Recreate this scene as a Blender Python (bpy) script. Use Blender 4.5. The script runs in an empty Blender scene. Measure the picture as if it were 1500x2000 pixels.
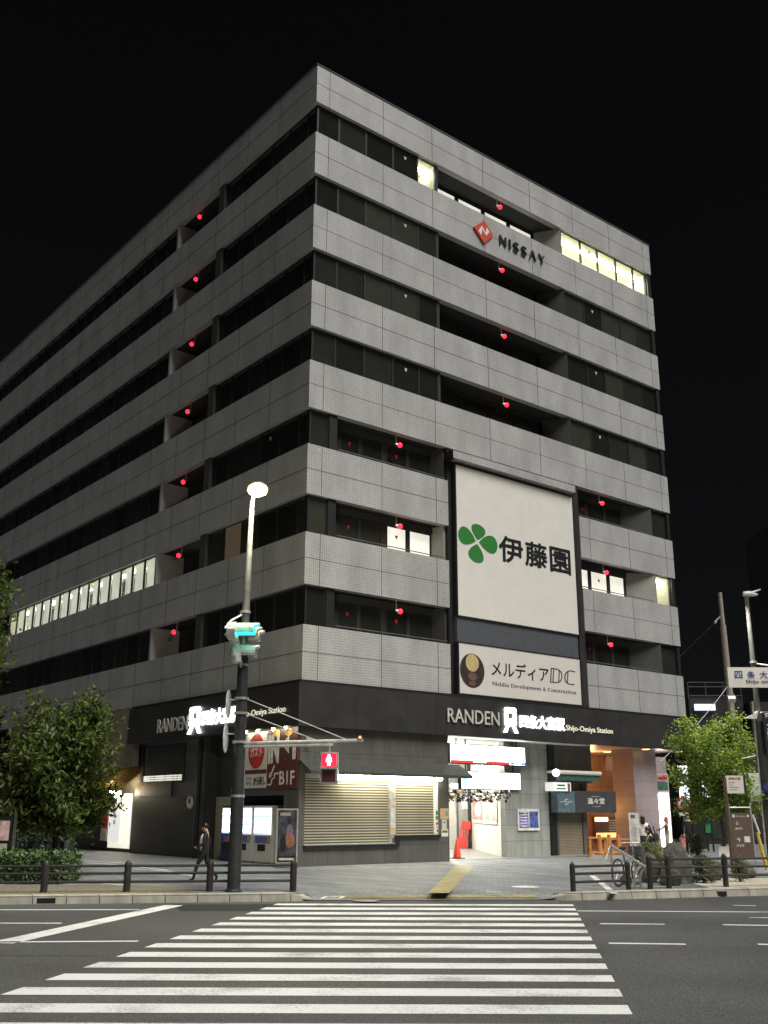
import bpy, math, random
from mathutils import Vector, Matrix
rnd = random.Random(7)
R_ = math.radians
SC = bpy.context.scene
COL = SC.collection

# ------------------------------------------------------------------ camera
Z0 = 6.17
F_PX = 1983.4476; YAW = 0.68110; PIT = 0.28680; ROL = 0.0031
CAM = Vector((-20.1445, -29.3669, -4.4063 + Z0))
FW = Vector((math.sin(YAW)*math.cos(PIT), math.cos(YAW)*math.cos(PIT), math.sin(PIT)))
RT = Vector((math.cos(YAW), -math.sin(YAW), 0)); UP = RT.cross(FW)
RT, UP = RT*math.cos(ROL)+UP*math.sin(ROL), -RT*math.sin(ROL)+UP*math.cos(ROL)
cd = bpy.data.cameras.new('camera'); cam = bpy.data.objects.new('camera', cd); COL.objects.link(cam)
cd.sensor_fit = 'VERTICAL'; cd.sensor_height = 36.0; cd.lens = 36.0*F_PX/2000.0
cd.clip_end = 2000; cd.clip_start = 0.1
cam.matrix_world = Matrix(((RT.x, UP.x, -FW.x, CAM.x), (RT.y, UP.y, -FW.y, CAM.y), (RT.z, UP.z, -FW.z, CAM.z), (0, 0, 0, 1)))
SC.camera = cam

# ------------------------------------------------------------------ night sky, soft city glow, exposure
SUN_EL, SUN_AZ = 54.0, 176.0          # elevation; compass bearing the light comes from (y = north)
w = bpy.data.worlds.new("World"); SC.world = w; w.use_nodes = True
nt = w.node_tree; bg = nt.nodes['Background']
sky = nt.nodes.new('ShaderNodeTexSky'); sky.sky_type = 'NISHITA'; sky.sun_disc = False
sky.sun_elevation = R_(SUN_EL); sky.sun_rotation = R_(SUN_AZ)
hs = nt.nodes.new('ShaderNodeHueSaturation'); hs.inputs['Saturation'].default_value = 0.25
nt.links.new(sky.outputs[0], hs.inputs['Color']); nt.links.new(hs.outputs[0], bg.inputs['Color'])
bg.inputs['Strength'].default_value = 0.0011
sl = bpy.data.lights.new('glow', 'SUN'); so = bpy.data.objects.new('city_glow_sun', sl); COL.objects.link(so)
sl.energy = 3.7; sl.angle = R_(36); sl.color = (1.0, 0.985, 0.955)
dv = Vector((math.sin(R_(SUN_AZ))*math.cos(R_(SUN_EL)), math.cos(R_(SUN_AZ))*math.cos(R_(SUN_EL)), math.sin(R_(SUN_EL))))
so.rotation_euler = dv.to_track_quat('Z', 'Y').to_euler()
SC.view_settings.view_transform = 'Standard'; SC.view_settings.look = 'None'
SC.view_settings.exposure = 0.0; SC.view_settings.gamma = 1.0
SC.view_settings.use_curve_mapping = False
SC.cycles.use_denoising = True
SC.cycles.max_bounces = 6; SC.cycles.sample_clamp_indirect = 4.0

# ------------------------------------------------------------------ surveyed places: a ray of the survey meets a plane
def ray(px, py):
    return RT*((px-750)/F_PX) + UP*(-(py-1000)/F_PX) + FW
def onX(px, py, X): d = ray(px, py); return CAM + d*((X-CAM.x)/d.x)
def onY(px, py, Y): d = ray(px, py); return CAM + d*((Y-CAM.y)/d.y)
def onZ(px, py, Z): d = ray(px, py); return CAM + d*((Z-CAM.z)/d.z)
HR = Vector((math.cos(YAW), -math.sin(YAW), 0)); HF = Vector((math.sin(YAW), math.cos(YAW), 0))
def W(r, f, z=0.0): return Vector((CAM.x, CAM.y, 0)) + HR*r + HF*f + Vector((0, 0, z))   # street frame: r across, f along
def atF(px, py, f): d = ray(px, py); return CAM + d*(f/d.dot(HF))
VROT = -YAW                                                            # turns a local +x onto the street's r axis

# ------------------------------------------------------------------ materials
MATS = {}
def mat(name, col, rough=0.6, metal=0.0, var=0.25, scale=6.0, bump=0.0, emit=None, estr=0.0, spec=0.5, coord='Object', stretch=None):
    if name in MATS: return MATS[name]
    m = bpy.data.materials.new(name); m.use_nodes = True; n = m.node_tree; p = n.nodes['Principled BSDF']
    p.inputs['Roughness'].default_value = rough; p.inputs['Metallic'].default_value = metal
    p.inputs['Specular IOR Level'].default_value = spec
    tc = n.nodes.new('ShaderNodeTexCoord'); src = tc.outputs[coord]
    if stretch:
        mp = n.nodes.new('ShaderNodeMapping'); mp.inputs['Scale'].default_value = stretch
        n.links.new(src, mp.inputs[0]); src = mp.outputs[0]
    ns = n.nodes.new('ShaderNodeTexNoise'); ns.inputs['Scale'].default_value = scale; ns.inputs['Detail'].default_value = 6
    n.links.new(src, ns.inputs['Vector'])
    rp = n.nodes.new('ShaderNodeValToRGB'); n.links.new(ns.outputs['Fac'], rp.inputs[0])
    rp.color_ramp.elements[0].position = 0.3; rp.color_ramp.elements[1].position = 0.7
    rp.color_ramp.elements[0].color = tuple(max(0, c*(1-var)) for c in col)+(1,)
    rp.color_ramp.elements[1].color = tuple(min(1, c*(1+var)) for c in col)+(1,)
    n.links.new(rp.outputs[0], p.inputs['Base Color'])
    if bump:
        b = n.nodes.new('ShaderNodeBump'); b.inputs['Strength'].default_value = bump; b.inputs['Distance'].default_value = 0.02
        n.links.new(ns.outputs['Fac'], b.inputs['Height']); n.links.new(b.outputs[0], p.inputs['Normal'])
    if emit:
        p.inputs['Emission Color'].default_value = tuple(emit)+(1,); p.inputs['Emission Strength'].default_value = estr
    MATS[name] = m; return m

def brick(name, c1, c2, mortar, bw, bh, ms, rough=0.5, offset=0.0, stain=0.12, stain_scale=0.35, bump=0.3, spec=0.5):
    m = bpy.data.materials.new(name); m.use_nodes = True; n = m.node_tree; p = n.nodes['Principled BSDF']
    p.inputs['Roughness'].default_value = rough; p.inputs['Specular IOR Level'].default_value = spec
    tc = n.nodes.new('ShaderNodeTexCoord')
    br = n.nodes.new('ShaderNodeTexBrick'); br.offset = offset; br.squash = 1.0
    br.inputs['Scale'].default_value = 1.0; br.inputs['Brick Width'].default_value = bw; br.inputs['Row Height'].default_value = bh
    br.inputs['Mortar Size'].default_value = ms; br.inputs['Mortar Smooth'].default_value = 0.1
    br.inputs['Color1'].default_value = c1+(1,); br.inputs['Color2'].default_value = c2+(1,); br.inputs['Mortar'].default_value = mortar+(1,)
    n.links.new(tc.outputs['UV'], br.inputs['Vector'])
    ns = n.nodes.new('ShaderNodeTexNoise'); ns.inputs['Scale'].default_value = stain_scale; ns.inputs['Detail'].default_value = 8
    mp = n.nodes.new('ShaderNodeMapping'); mp.inputs['Scale'].default_value = (3.0, 1.0, 1.0)
    n.links.new(tc.outputs['UV'], mp.inputs[0]); n.links.new(mp.outputs[0], ns.inputs['Vector'])
    mr = n.nodes.new('ShaderNodeMapRange'); mr.inputs['From Min'].default_value = 0.3; mr.inputs['From Max'].default_value = 0.7
    mr.inputs['To Min'].default_value = 1-stain; mr.inputs['To Max'].default_value = 1+stain
    n.links.new(ns.outputs['Fac'], mr.inputs['Value'])
    mx = n.nodes.new('ShaderNodeVectorMath'); mx.operation = 'SCALE'
    n.links.new(br.outputs['Color'], mx.inputs[0]); n.links.new(mr.outputs[0], mx.inputs['Scale'])
    n.links.new(mx.outputs[0], p.inputs['Base Color'])
    if bump:
        b = n.nodes.new('ShaderNodeBump'); b.inputs['Strength'].default_value = bump; b.inputs['Distance'].default_value = 0.01; b.invert = True
        n.links.new(br.outputs['Fac'], b.inputs['Height']); n.links.new(b.outputs[0], p.inputs['Normal'])
    MATS[name] = m; return m

def glow(name, col, strength, var=0.0, scale=3.0):
    if name in MATS: return MATS[name]
    m = bpy.data.materials.new(name); m.use_nodes = True; n = m.node_tree
    p = n.nodes['Principled BSDF']; p.inputs['Base Color'].default_value = tuple(c*0.6 for c in col)+(1,); p.inputs['Roughness'].default_value = 0.4
    p.inputs['Emission Strength'].default_value = strength; p.inputs['Emission Color'].default_value = tuple(col)+(1,)
    if var:
        tc = n.nodes.new('ShaderNodeTexCoord'); ns = n.nodes.new('ShaderNodeTexNoise'); ns.inputs['Scale'].default_value = scale
        n.links.new(tc.outputs['Object'], ns.inputs['Vector'])
        mr = n.nodes.new('ShaderNodeMapRange'); mr.inputs['To Min'].default_value = strength*(1-var); mr.inputs['To Max'].default_value = strength*(1+var)
        n.links.new(ns.outputs['Fac'], mr.inputs['Value']); n.links.new(mr.outputs[0], p.inputs['Emission Strength'])
    MATS[name] = m; return m

def clear_glass(name):
    m = bpy.data.materials.new(name); m.use_nodes = True; n = m.node_tree
    for x in list(n.nodes): n.nodes.remove(x)
    o = n.nodes.new('ShaderNodeOutputMaterial'); t = n.nodes.new('ShaderNodeBsdfTransparent'); g = n.nodes.new('ShaderNodeBsdfGlossy')
    g.inputs['Roughness'].default_value = 0.03; t.inputs['Color'].default_value = (0.85, 0.88, 0.85, 1)
    mx = n.nodes.new('ShaderNodeMixShader'); mx.inputs[0].default_value = 0.05; n.links.new(t.outputs[0], mx.inputs[1]); n.links.new(g.outputs[0], mx.inputs[2])
    n.links.new(mx.outputs[0], o.inputs[0]); MATS[name] = m; return m

def asphalt(name, base, speck):
    m = bpy.data.materials.new(name); m.use_nodes = True; n = m.node_tree; p = n.nodes['Principled BSDF']
    tc = n.nodes.new('ShaderNodeTexCoord')
    a = n.nodes.new('ShaderNodeTexNoise'); a.inputs['Scale'].default_value = 55; a.inputs['Detail'].default_value = 3
    b = n.nodes.new('ShaderNodeTexNoise'); b.inputs['Scale'].default_value = 0.35; b.inputs['Detail'].default_value = 5
    v = n.nodes.new('ShaderNodeTexVoronoi'); v.inputs['Scale'].default_value = 70
    for x in (a, b, v): n.links.new(tc.outputs['Object'], x.inputs['Vector'])
    r1 = n.nodes.new('ShaderNodeValToRGB'); n.links.new(a.outputs['Fac'], r1.inputs[0])
    r1.color_ramp.elements[0].position = 0.40; r1.color_ramp.elements[1].position = 0.80
    r1.color_ramp.elements[0].color = (base*0.55, base*0.57, base*0.58, 1); r1.color_ramp.elements[1].color = (base*speck, base*speck, base*speck*0.97, 1)
    mr = n.nodes.new('ShaderNodeMapRange'); mr.inputs['From Min'].default_value = 0.3; mr.inputs['From Max'].default_value = 0.7
    mr.inputs['To Min'].default_value = 0.75; mr.inputs['To Max'].default_value = 1.25; n.links.new(b.outputs['Fac'], mr.inputs['Value'])
    mx = n.nodes.new('ShaderNodeVectorMath'); mx.operation = 'SCALE'; n.links.new(r1.outputs[0], mx.inputs[0]); n.links.new(mr.outputs[0], mx.inputs['Scale'])
    n.links.new(mx.outputs[0], p.inputs['Base Color']); p.inputs['Roughness'].default_value = 0.75
    bp = n.nodes.new('ShaderNodeBump'); bp.inputs['Strength'].default_value = 0.5; bp.inputs['Distance'].default_value = 0.01
    n.links.new(v.outputs['Distance'], bp.inputs['Height']); n.links.new(bp.outputs[0], p.inputs['Normal'])
    MATS[name] = m; return m

def paint(name, col, wear=0.45):
    m = bpy.data.materials.new(name); m.use_nodes = True; n = m.node_tree; p = n.nodes['Principled BSDF']
    tc = n.nodes.new('ShaderNodeTexCoord')
    a = n.nodes.new('ShaderNodeTexNoise'); a.inputs['Scale'].default_value = 38; a.inputs['Detail'].default_value = 6
    b = n.nodes.new('ShaderNodeTexNoise'); b.inputs['Scale'].default_value = 1.1; b.inputs['Detail'].default_value = 5
    for x in (a, b): n.links.new(tc.outputs['Object'], x.inputs['Vector'])
    ad = n.nodes.new('ShaderNodeMath'); ad.operation = 'MULTIPLY'; n.links.new(a.outputs['Fac'], ad.inputs[0]); n.links.new(b.outputs['Fac'], ad.inputs[1])
    r1 = n.nodes.new('ShaderNodeValToRGB'); n.links.new(ad.outputs[0], r1.inputs[0])
    r1.color_ramp.elements[0].position = 0.12; r1.color_ramp.elements[1].position = 0.25
    r1.color_ramp.elements[0].color = tuple(c*(1-wear) for c in col)+(1,); r1.color_ramp.elements[1].color = col+(1,)
    n.links.new(r1.outputs[0], p.inputs['Base Color']); p.inputs['Roughness'].default_value = 0.6
    MATS[name] = m; return m

def leaf(name, col, tr=0.4):
    m = mat(name, col, 0.5, var=0.3, scale=3.0); n = m.node_tree; p = n.nodes['Principled BSDF']; o = n.nodes['Material Output']
    t = n.nodes.new('ShaderNodeBsdfTranslucent'); t.inputs['Color'].default_value = (min(1, col[0]*1.5), min(1, col[1]*1.4), col[2], 1)
    mx = n.nodes.new('ShaderNodeMixShader'); mx.inputs[0].default_value = tr
    n.links.new(p.outputs[0], mx.inputs[1]); n.links.new(t.outputs[0], mx.inputs[2]); n.links.new(mx.outputs[0], o.inputs[0]); return m
M = MATS
brick('tile', (0.475, 0.468, 0.455), (0.42, 0.414, 0.402), (0.25, 0.247, 0.24), 0.0957, 0.0957, 0.008, rough=0.35, stain=0.15)
brick('stone', (0.115, 0.11, 0.098), (0.10, 0.096, 0.086), (0.045, 0.043, 0.038), 0.62, 0.62, 0.008, rough=0.45, stain=0.15, stain_scale=0.8)
brick('stone_light', (0.33, 0.34, 0.31), (0.29, 0.30, 0.275), (0.12, 0.12, 0.11), 0.62, 0.62, 0.008, rough=0.4, stain=0.15, stain_scale=0.8)
brick('stone_pink', (0.36, 0.30, 0.30), (0.33, 0.27, 0.27), (0.2, 0.16, 0.16), 1.6, 0.62, 0.008, rough=0.4, stain=0.1)
brick('stone_brown', (0.34, 0.19, 0.10), (0.31, 0.17, 0.09), (0.12, 0.07, 0.04), 1.3, 0.75, 0.01, rough=0.4, stain=0.1)
brick('tile_tan', (0.34, 0.27, 0.215), (0.30, 0.24, 0.19), (0.14, 0.11, 0.09), 0.0957, 0.0957, 0.008, rough=0.4, stain=0.12)
brick('paver', (0.25, 0.262, 0.268), (0.185, 0.196, 0.203), (0.09, 0.092, 0.094), 0.22, 0.11, 0.006, rough=0.6, offset=0.5, stain=0.3, stain_scale=0.5)
brick('tactile', (0.47, 0.39, 0.17), (0.42, 0.35, 0.15), (0.20, 0.17, 0.08), 0.3, 0.075, 0.012, rough=0.6, stain=0.2, stain_scale=1.5, bump=0.8)
brick('kerb_stone', (0.46, 0.43, 0.345), (0.40, 0.375, 0.30), (0.12, 0.11, 0.09), 0.6, 5.0, 0.012, rough=0.75, stain=0.3, stain_scale=1.2)
brick('slat', (0.52, 0.48, 0.37), (0.46, 0.43, 0.33), (0.10, 0.085, 0.06), 40.0, 0.092, 0.03, rough=0.35, stain=0.12, bump=1.0)
brick('slat_brown', (0.30, 0.25, 0.18), (0.27, 0.22, 0.16), (0.12, 0.10, 0.07), 40.0, 0.06, 0.01, rough=0.45, stain=0.12, bump=1.0)
brick('corrugated', (0.075, 0.073, 0.07), (0.06, 0.058, 0.055), (0.022, 0.022, 0.02), 0.09, 50.0, 0.018, rough=0.5, stain=0.2, bump=1.0)
asphalt('asphalt', 0.064, 3.0)
asphalt('asphalt_patch', 0.024, 2.0); asphalt('asphalt_far', 0.045, 1.5)
paint('road_paint', (0.82, 0.82, 0.80), 0.55)
mat('joint', (0.05, 0.05, 0.045), 0.8)
mat('fascia', (0.034, 0.032, 0.031), 0.42, var=0.25, scale=1.5)
mat('fascia_brown', (0.10, 0.085, 0.085), 0.45, var=0.2, scale=0.8)
mat('black', (0.012, 0.012, 0.012), 0.5)
mat('slab', (0.03, 0.03, 0.028), 0.9)
mat('recess_lit_tone', (0.30, 0.295, 0.26), 0.8, var=0.1)  # angled recess walls on lit floors: room light put into a lighter colour
mat('recess', (0.045, 0.044, 0.040), 0.8, var=0.1)  # the same walls on unlit floors, with the shade put into the colour
mat('frame', (0.02, 0.02, 0.019), 0.4)
mat('pane_dark', (0.016, 0.018, 0.016), 0.08, var=0.1, scale=2)
mat('pane_mid', (0.024, 0.027, 0.023), 0.1, var=0.12, scale=2)
mat('pane_blind', (0.040, 0.041, 0.033), 0.2, var=0.1, scale=2)
clear_glass('pane_clear')
mat('room', (0.82, 0.79, 0.66), 0.9, var=0.05)
mat('room_floor', (0.45, 0.42, 0.36), 0.9, var=0.1)
glow('room_tube', (1.0, 0.97, 0.84), 26.0)
mat('white_panel', (0.71, 0.68, 0.615), 0.5, var=0.04, scale=1.5)
mat('cream_panel', (0.66, 0.625, 0.57), 0.5, var=0.04, scale=1.5)
mat('slate', (0.085, 0.09, 0.10), 0.45, var=0.1)
mat('leaf_logo', (0.03, 0.19, 0.035), 0.5, var=0.05)
mat('ink', (0.010, 0.010, 0.010), 0.5)
mat('ink_grey', (0.06, 0.055, 0.05), 0.5)
mat('gold', (0.55, 0.42, 0.20), 0.4, var=0.2)
mat('copper', (0.16, 0.09, 0.07), 0.4)
mat('oval_dark', (0.05, 0.035, 0.03), 0.4)
mat('logo_red', (0.55, 0.06, 0.03), 0.5, var=0.05)
mat('letter_grey', (0.55, 0.53, 0.48), 0.4)
mat('sign_blue', (0.03, 0.035, 0.25), 0.5)
mat('steel', (0.55, 0.55, 0.53), 0.35, metal=0.6)
mat('signal_grey', (0.62, 0.63, 0.60), 0.4)
mat('pole_grey', (0.16, 0.16, 0.155), 0.4, metal=0.5)
mat('pole_dark', (0.06, 0.06, 0.058), 0.4, metal=0.4)
mat('rail_brown', (0.032, 0.027, 0.025), 0.45, var=0.3)
mat('concrete', (0.30, 0.26, 0.22), 0.8, var=0.2)
mat('gravel', (0.55, 0.50, 0.40), 0.95, var=0.45, scale=28, bump=0.8)
mat('soil', (0.20, 0.17, 0.12), 0.95, var=0.4, scale=12, bump=0.6)
mat('rock', (0.10, 0.096, 0.08), 0.85, var=0.5, scale=3.5, bump=0.8)
mat('bark', (0.085, 0.07, 0.055), 0.9, var=0.4, scale=14, bump=0.8)
leaf('leaf_a', (0.070, 0.108, 0.020)); leaf('leaf_b', (0.12, 0.155, 0.030)); leaf('leaf_c', (0.028, 0.048, 0.012))
mat('hedge_a', (0.035, 0.075, 0.018), 0.5); mat('hedge_b', (0.07, 0.125, 0.025), 0.5); mat('hedge_c', (0.016, 0.035, 0.010), 0.5)
leaf('ginkgo_a', (0.17, 0.25, 0.045), 0.5); leaf('ginkgo_b', (0.26, 0.34, 0.075), 0.5); leaf('ginkgo_c', (0.10, 0.165, 0.035), 0.5)
mat('shrub_a', (0.10, 0.13, 0.03), 0.6); mat('shrub_b', (0.20, 0.17, 0.04), 0.6); mat('shrub_c', (0.035, 0.06, 0.018), 0.6)
mat('skin', (0.50, 0.33, 0.24), 0.5, var=0.05); mat('cloth_black', (0.015, 0.015, 0.017), 0.85); mat('cloth_white', (0.70, 0.68, 0.64), 0.85)
mat('cloth_olive', (0.19, 0.17, 0.09), 0.85); mat('cloth_beige', (0.45, 0.38, 0.27), 0.85); mat('hair', (0.014, 0.011, 0.010), 0.45); mat('hair_red', (0.55, 0.05, 0.04), 0.5)
mat('cloth_grey', (0.12, 0.12, 0.12), 0.85)
mat('beige_door', (0.50, 0.42, 0.32), 0.6, var=0.08); mat('brown_board', (0.10, 0.065, 0.045), 0.6)
mat('machine_white', (0.80, 0.78, 0.70), 0.35, var=0.04); mat('machine_blue', (0.02, 0.025, 0.12), 0.35); mat('green_paint', (0.03, 0.22, 0.07), 0.4); mat('blue_paint', (0.04, 0.10, 0.35), 0.4)
mat('red_paint', (0.55, 0.04, 0.03), 0.45); mat('maroon', (0.115, 0.03, 0.025), 0.5, var=0.1); mat('orange_cone', (0.80, 0.07, 0.03), 0.45, var=0.05)
mat('barrier_orange', (0.55, 0.22, 0.07), 0.5, var=0.1); mat('yellow_paint', (0.75, 0.50, 0.06), 0.5); mat('yellow_cloth', (0.62, 0.36, 0.07), 0.7, var=0.1)
mat('awning', (0.055, 0.058, 0.05), 0.7); mat('awning_green', (0.05, 0.12, 0.09), 0.7); mat('sign_dark', (0.055, 0.055, 0.058), 0.6); mat('sign_teal', (0.10, 0.15, 0.18), 0.5)
mat('wood', (0.45, 0.20, 0.06), 0.5, var=0.3, scale=8); mat('white_wall', (0.80, 0.79, 0.72), 0.6, var=0.04); mat('grey_floor', (0.25, 0.25, 0.24), 0.4, var=0.1)
mat('poster_blue', (0.10, 0.14, 0.38), 0.4, var=0.8, scale=7); mat('poster_violet', (0.20, 0.16, 0.42), 0.4, var=0.8, scale=8)
mat('poster_dark', (0.05, 0.05, 0.06), 0.35, var=0.9, scale=5); mat('poster_mauve', (0.16, 0.13, 0.20), 0.4, var=0.7, scale=9); mat('poster_red', (0.62, 0.22, 0.20), 0.5, var=0.7, scale=3.5); mat('poster_pink', (0.62, 0.42, 0.40), 0.5, var=0.5, scale=4)
mat('info_brown', (0.13, 0.085, 0.06), 0.5, var=0.08); mat('far_wall', (0.022, 0.021, 0.021), 0.8, var=0.3, scale=0.5); mat('far_wall_grey', (0.05, 0.048, 0.046), 0.8, var=0.2, scale=0.5)
mat('rust', (0.25, 0.11, 0.06), 0.7); mat('blind_white', (0.55, 0.54, 0.48), 0.6)
glow('lamp_halo', (1.0, 0.92, 0.22), 1.5); glow('lamp_core', (1.0, 0.97, 0.7), 30.0); glow('tube', (1.0, 0.96, 0.74), 50.0); glow('sign_white', (1.0, 1.0, 1.0), 3.0)
glow('box_white', (1.0, 1.0, 0.98), 4.5); glow('booth_white', (1.0, 1.0, 1.0), 9.0); glow('box_red', (0.75, 0.06, 0.05), 1.0); glow('box_cyan', (0.45, 0.80, 0.95), 1.5); glow('box_blue', (0.08, 0.30, 0.75), 1.1)
glow('signal_green', (0.02, 0.95, 0.62), 2.2); glow('signal_red', (1.0, 0.012, 0.035), 2.6); glow('man_white', (1.0, 0.82, 0.80), 4.0); glow('alarm_red', (1.0, 0.02, 0.05), 2.6)
mat('window_amber', (0.03, 0.026, 0.02), 0.3, var=0.3, scale=2.0, emit=(1.0, 0.72, 0.42), estr=0.06); glow('window_glow', (1.0, 0.98, 0.84), 0.78, 0.35, 1.6); glow('cool_display', (0.86, 0.92, 1.0), 1.7); glow('warm_lamp', (1.0, 0.62, 0.22), 6.0); glow('bread_glow', (1.0, 0.55, 0.18), 1.6)
glow('awning_glow', (1.0, 0.55, 0.12), 0.35); glow('far_sign', (0.80, 0.90, 1.0), 1.5); glow('soft_white', (1.0, 1.0, 0.97), 0.65); glow('far_dot', (0.9, 0.95, 1.0), 2.0)
glow('letter_warm', (1.0, 0.97, 0.75), 0.55)
mat('lens_off', (0.10, 0.03, 0.03), 0.3)

# ------------------------------------------------------------------ mesh builder
class MB:
    def __init__(s): s.v = []; s.f = []; s.m = []
    def add(s, vs, fs, mi=0):
        b = len(s.v); s.v += [Vector(x) for x in vs]; s.f += [tuple(i+b for i in f) for f in fs]; s.m += [mi]*len(fs); return s
    def box(s, x0, x1, y0, y1, z0, z1, mi=0, T=None):
        vs = [Vector((x, y, z)) for z in (z0, z1) for y in (y0, y1) for x in (x0, x1)]
        if T: vs = [T @ q for q in vs]
        return s.add(vs, [(0, 2, 3, 1), (4, 5, 7, 6), (0, 1, 5, 4), (2, 6, 7, 3), (0, 4, 6, 2), (1, 3, 7, 5)], mi)
    def face(s, face, a0, a1, d0, d1, z0, z1, mi=0):      # a along the facade, d into the building
        return s.box(a0, a1, d0, d1, z0, z1, mi) if face == 'R' else s.box(d0, d1, a0, a1, z0, z1, mi)
    def quad(s, pts, mi=0): return s.add(pts, [tuple(range(len(pts)))], mi)
    def prism(s, pts, d, mi=0):                            # polygon pts extruded by the vector d
        n = len(pts); p = [Vector(q) for q in pts]; d = Vector(d)
        return s.add(p+[q+d for q in p], [tuple(range(n))[::-1], tuple(range(n, 2*n))]+[(i, (i+1) % n, n+(i+1) % n, n+i) for i in range(n)], mi)
    def tube(s, p0, p1, r0, r1=None, n=10, mi=0, caps=True):
        p0 = Vector(p0); p1 = Vector(p1); r1 = r0 if r1 is None else r1
        d = (p1-p0); q = d.to_track_quat('Z', 'Y')
        a = [p0+q @ Vector((math.cos(2*math.pi*i/n)*r0, math.sin(2*math.pi*i/n)*r0, 0)) for i in range(n)]
        b = [p1+q @ Vector((math.cos(2*math.pi*i/n)*r1, math.sin(2*math.pi*i/n)*r1, 0)) for i in range(n)]
        fs = [(i, (i+1) % n, n+(i+1) % n, n+i) for i in range(n)]
        if caps: fs += [tuple(range(n))[::-1], tuple(range(n, 2*n))]
        return s.add(a+b, fs, mi)
    def path(s, pts, r, n=8, mi=0):
        for a, b in zip(pts[:-1], pts[1:]): s.tube(a, b, r, r, n, mi)
        return s
    def lathe(s, prof, n=14, mi=0, T=None):                # profile of (radius, z)
        vs = [Vector((r*math.cos(2*math.pi*i/n), r*math.sin(2*math.pi*i/n), z)) for r, z in prof for i in range(n)]
        if T: vs = [T @ q for q in vs]
        fs = [(k*n+i, k*n+(i+1) % n, (k+1)*n+(i+1) % n, (k+1)*n+i) for k in range(len(prof)-1) for i in range(n)]
        fs += [tuple(range(n))[::-1], tuple(range((len(prof)-1)*n, len(prof)*n))]
        return s.add(vs, fs, mi)
    def ball(s, c, rx, ry=None, rz=None, n=12, mi=0, T=None):
        ry = rx if ry is None else ry; rz = rx if rz is None else rz; k = n//2
        vs = []
        for j in range(1, k):
            t = math.pi*j/k
            for i in range(n): vs.append(Vector((rx*math.sin(t)*math.cos(2*math.pi*i/n), ry*math.sin(t)*math.sin(2*math.pi*i/n), rz*math.cos(t))))
        vs += [Vector((0, 0, rz)), Vector((0, 0, -rz))]
        if T: vs = [T @ q for q in vs]
        vs = [q+Vector(c) for q in vs]; m = len(vs)
        fs = [(j*n+i, (j+1)*n+i, (j+1)*n+(i+1) % n, j*n+(i+1) % n) for j in range(k-2) for i in range(n)]
        fs += [(m-2, i, (i+1) % n) for i in range(n)]+[(m-1, (k-2)*n+(i+1) % n, (k-2)*n+i) for i in range(n)]
        return s.add(vs, fs, mi)
    def build(s, name, mats, parent=None, smooth=False, loc=None):
        if not isinstance(mats, (list, tuple)): mats = [mats]
        me = bpy.data.meshes.new(name); me.from_pydata([tuple(q) for q in s.v], [], s.f)
        for m in mats: me.materials.append(M[m] if isinstance(m, str) else m)
        uv = me.uv_layers.new(name='UVMap').data
        for i, p in enumerate(me.polygons):
            p.material_index = s.m[i]; p.use_smooth = smooth
            n = p.normal; ax, ay, az = abs(n.x), abs(n.y), abs(n.z)
            for li in p.loop_indices:
                c = me.vertices[me.loops[li].vertex_index].co
                if az >= ax and az >= ay: uv[li].uv = (c.x, c.y)
                elif ay >= ax: uv[li].uv = (c.x, c.z)
                else: uv[li].uv = (c.y, c.z)
        me.update()
        o = bpy.data.objects.new(name, me); COL.objects.link(o)
        if parent: o.parent = parent
        if loc is not None: o.location = loc
        return o

def tag(o, label=None, cat=None, group=None, kind=None):
    for k, v in (('label', label), ('category', cat), ('group', group), ('kind', kind)):
        if v: o[k] = v
    return o
def thing(name, label, cat, loc=(0, 0, 0), rz=0.0, group=None):
    o = bpy.data.objects.new(name, None); COL.objects.link(o); o.empty_display_size = 0.2
    o.location = loc; o.rotation_euler = (0, 0, rz); return tag(o, label, cat, group)
def struct(name, mb, mats, **k):
    o = mb.build(name, mats, **k); o['kind'] = 'structure'; return o
def children(o): return [c for c in bpy.data.objects if c.parent == o]
def copy_tree(o, parent=None):
    c = o.copy(); COL.objects.link(c)
    if parent: c.parent = parent
    for ch in children(o): copy_tree(ch, c)
    return c

TXT = {}
def text_geo(s, bold=0.0):
    bold = 0.0
    if (s, bold) in TXT: return TXT[(s, bold)]
    c = bpy.data.curves.new('lettering', 'FONT'); c.body = s; c.size = 1; c.resolution_u = 3; c.offset = bold
    o = bpy.data.objects.new('lettering', c); COL.objects.link(o)
    bpy.context.view_layer.update()
    me = bpy.data.meshes.new_from_object(o.evaluated_get(bpy.context.evaluated_depsgraph_get()))
    vs = [v.co.copy() for v in me.vertices]; fs = [tuple(p.vertices) for p in me.polygons]
    bpy.data.objects.remove(o); bpy.data.curves.remove(c); bpy.data.meshes.remove(me)
    x0 = min(v.x for v in vs); x1 = max(v.x for v in vs); y0 = min(v.y for v in vs); y1 = max(v.y for v in vs)
    TXT[(s, bold)] = ([((v.x-x0)/(x1-x0), (v.y-y0)/(y1-y0)) for v in vs], fs); return TXT[(s, bold)]
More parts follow.
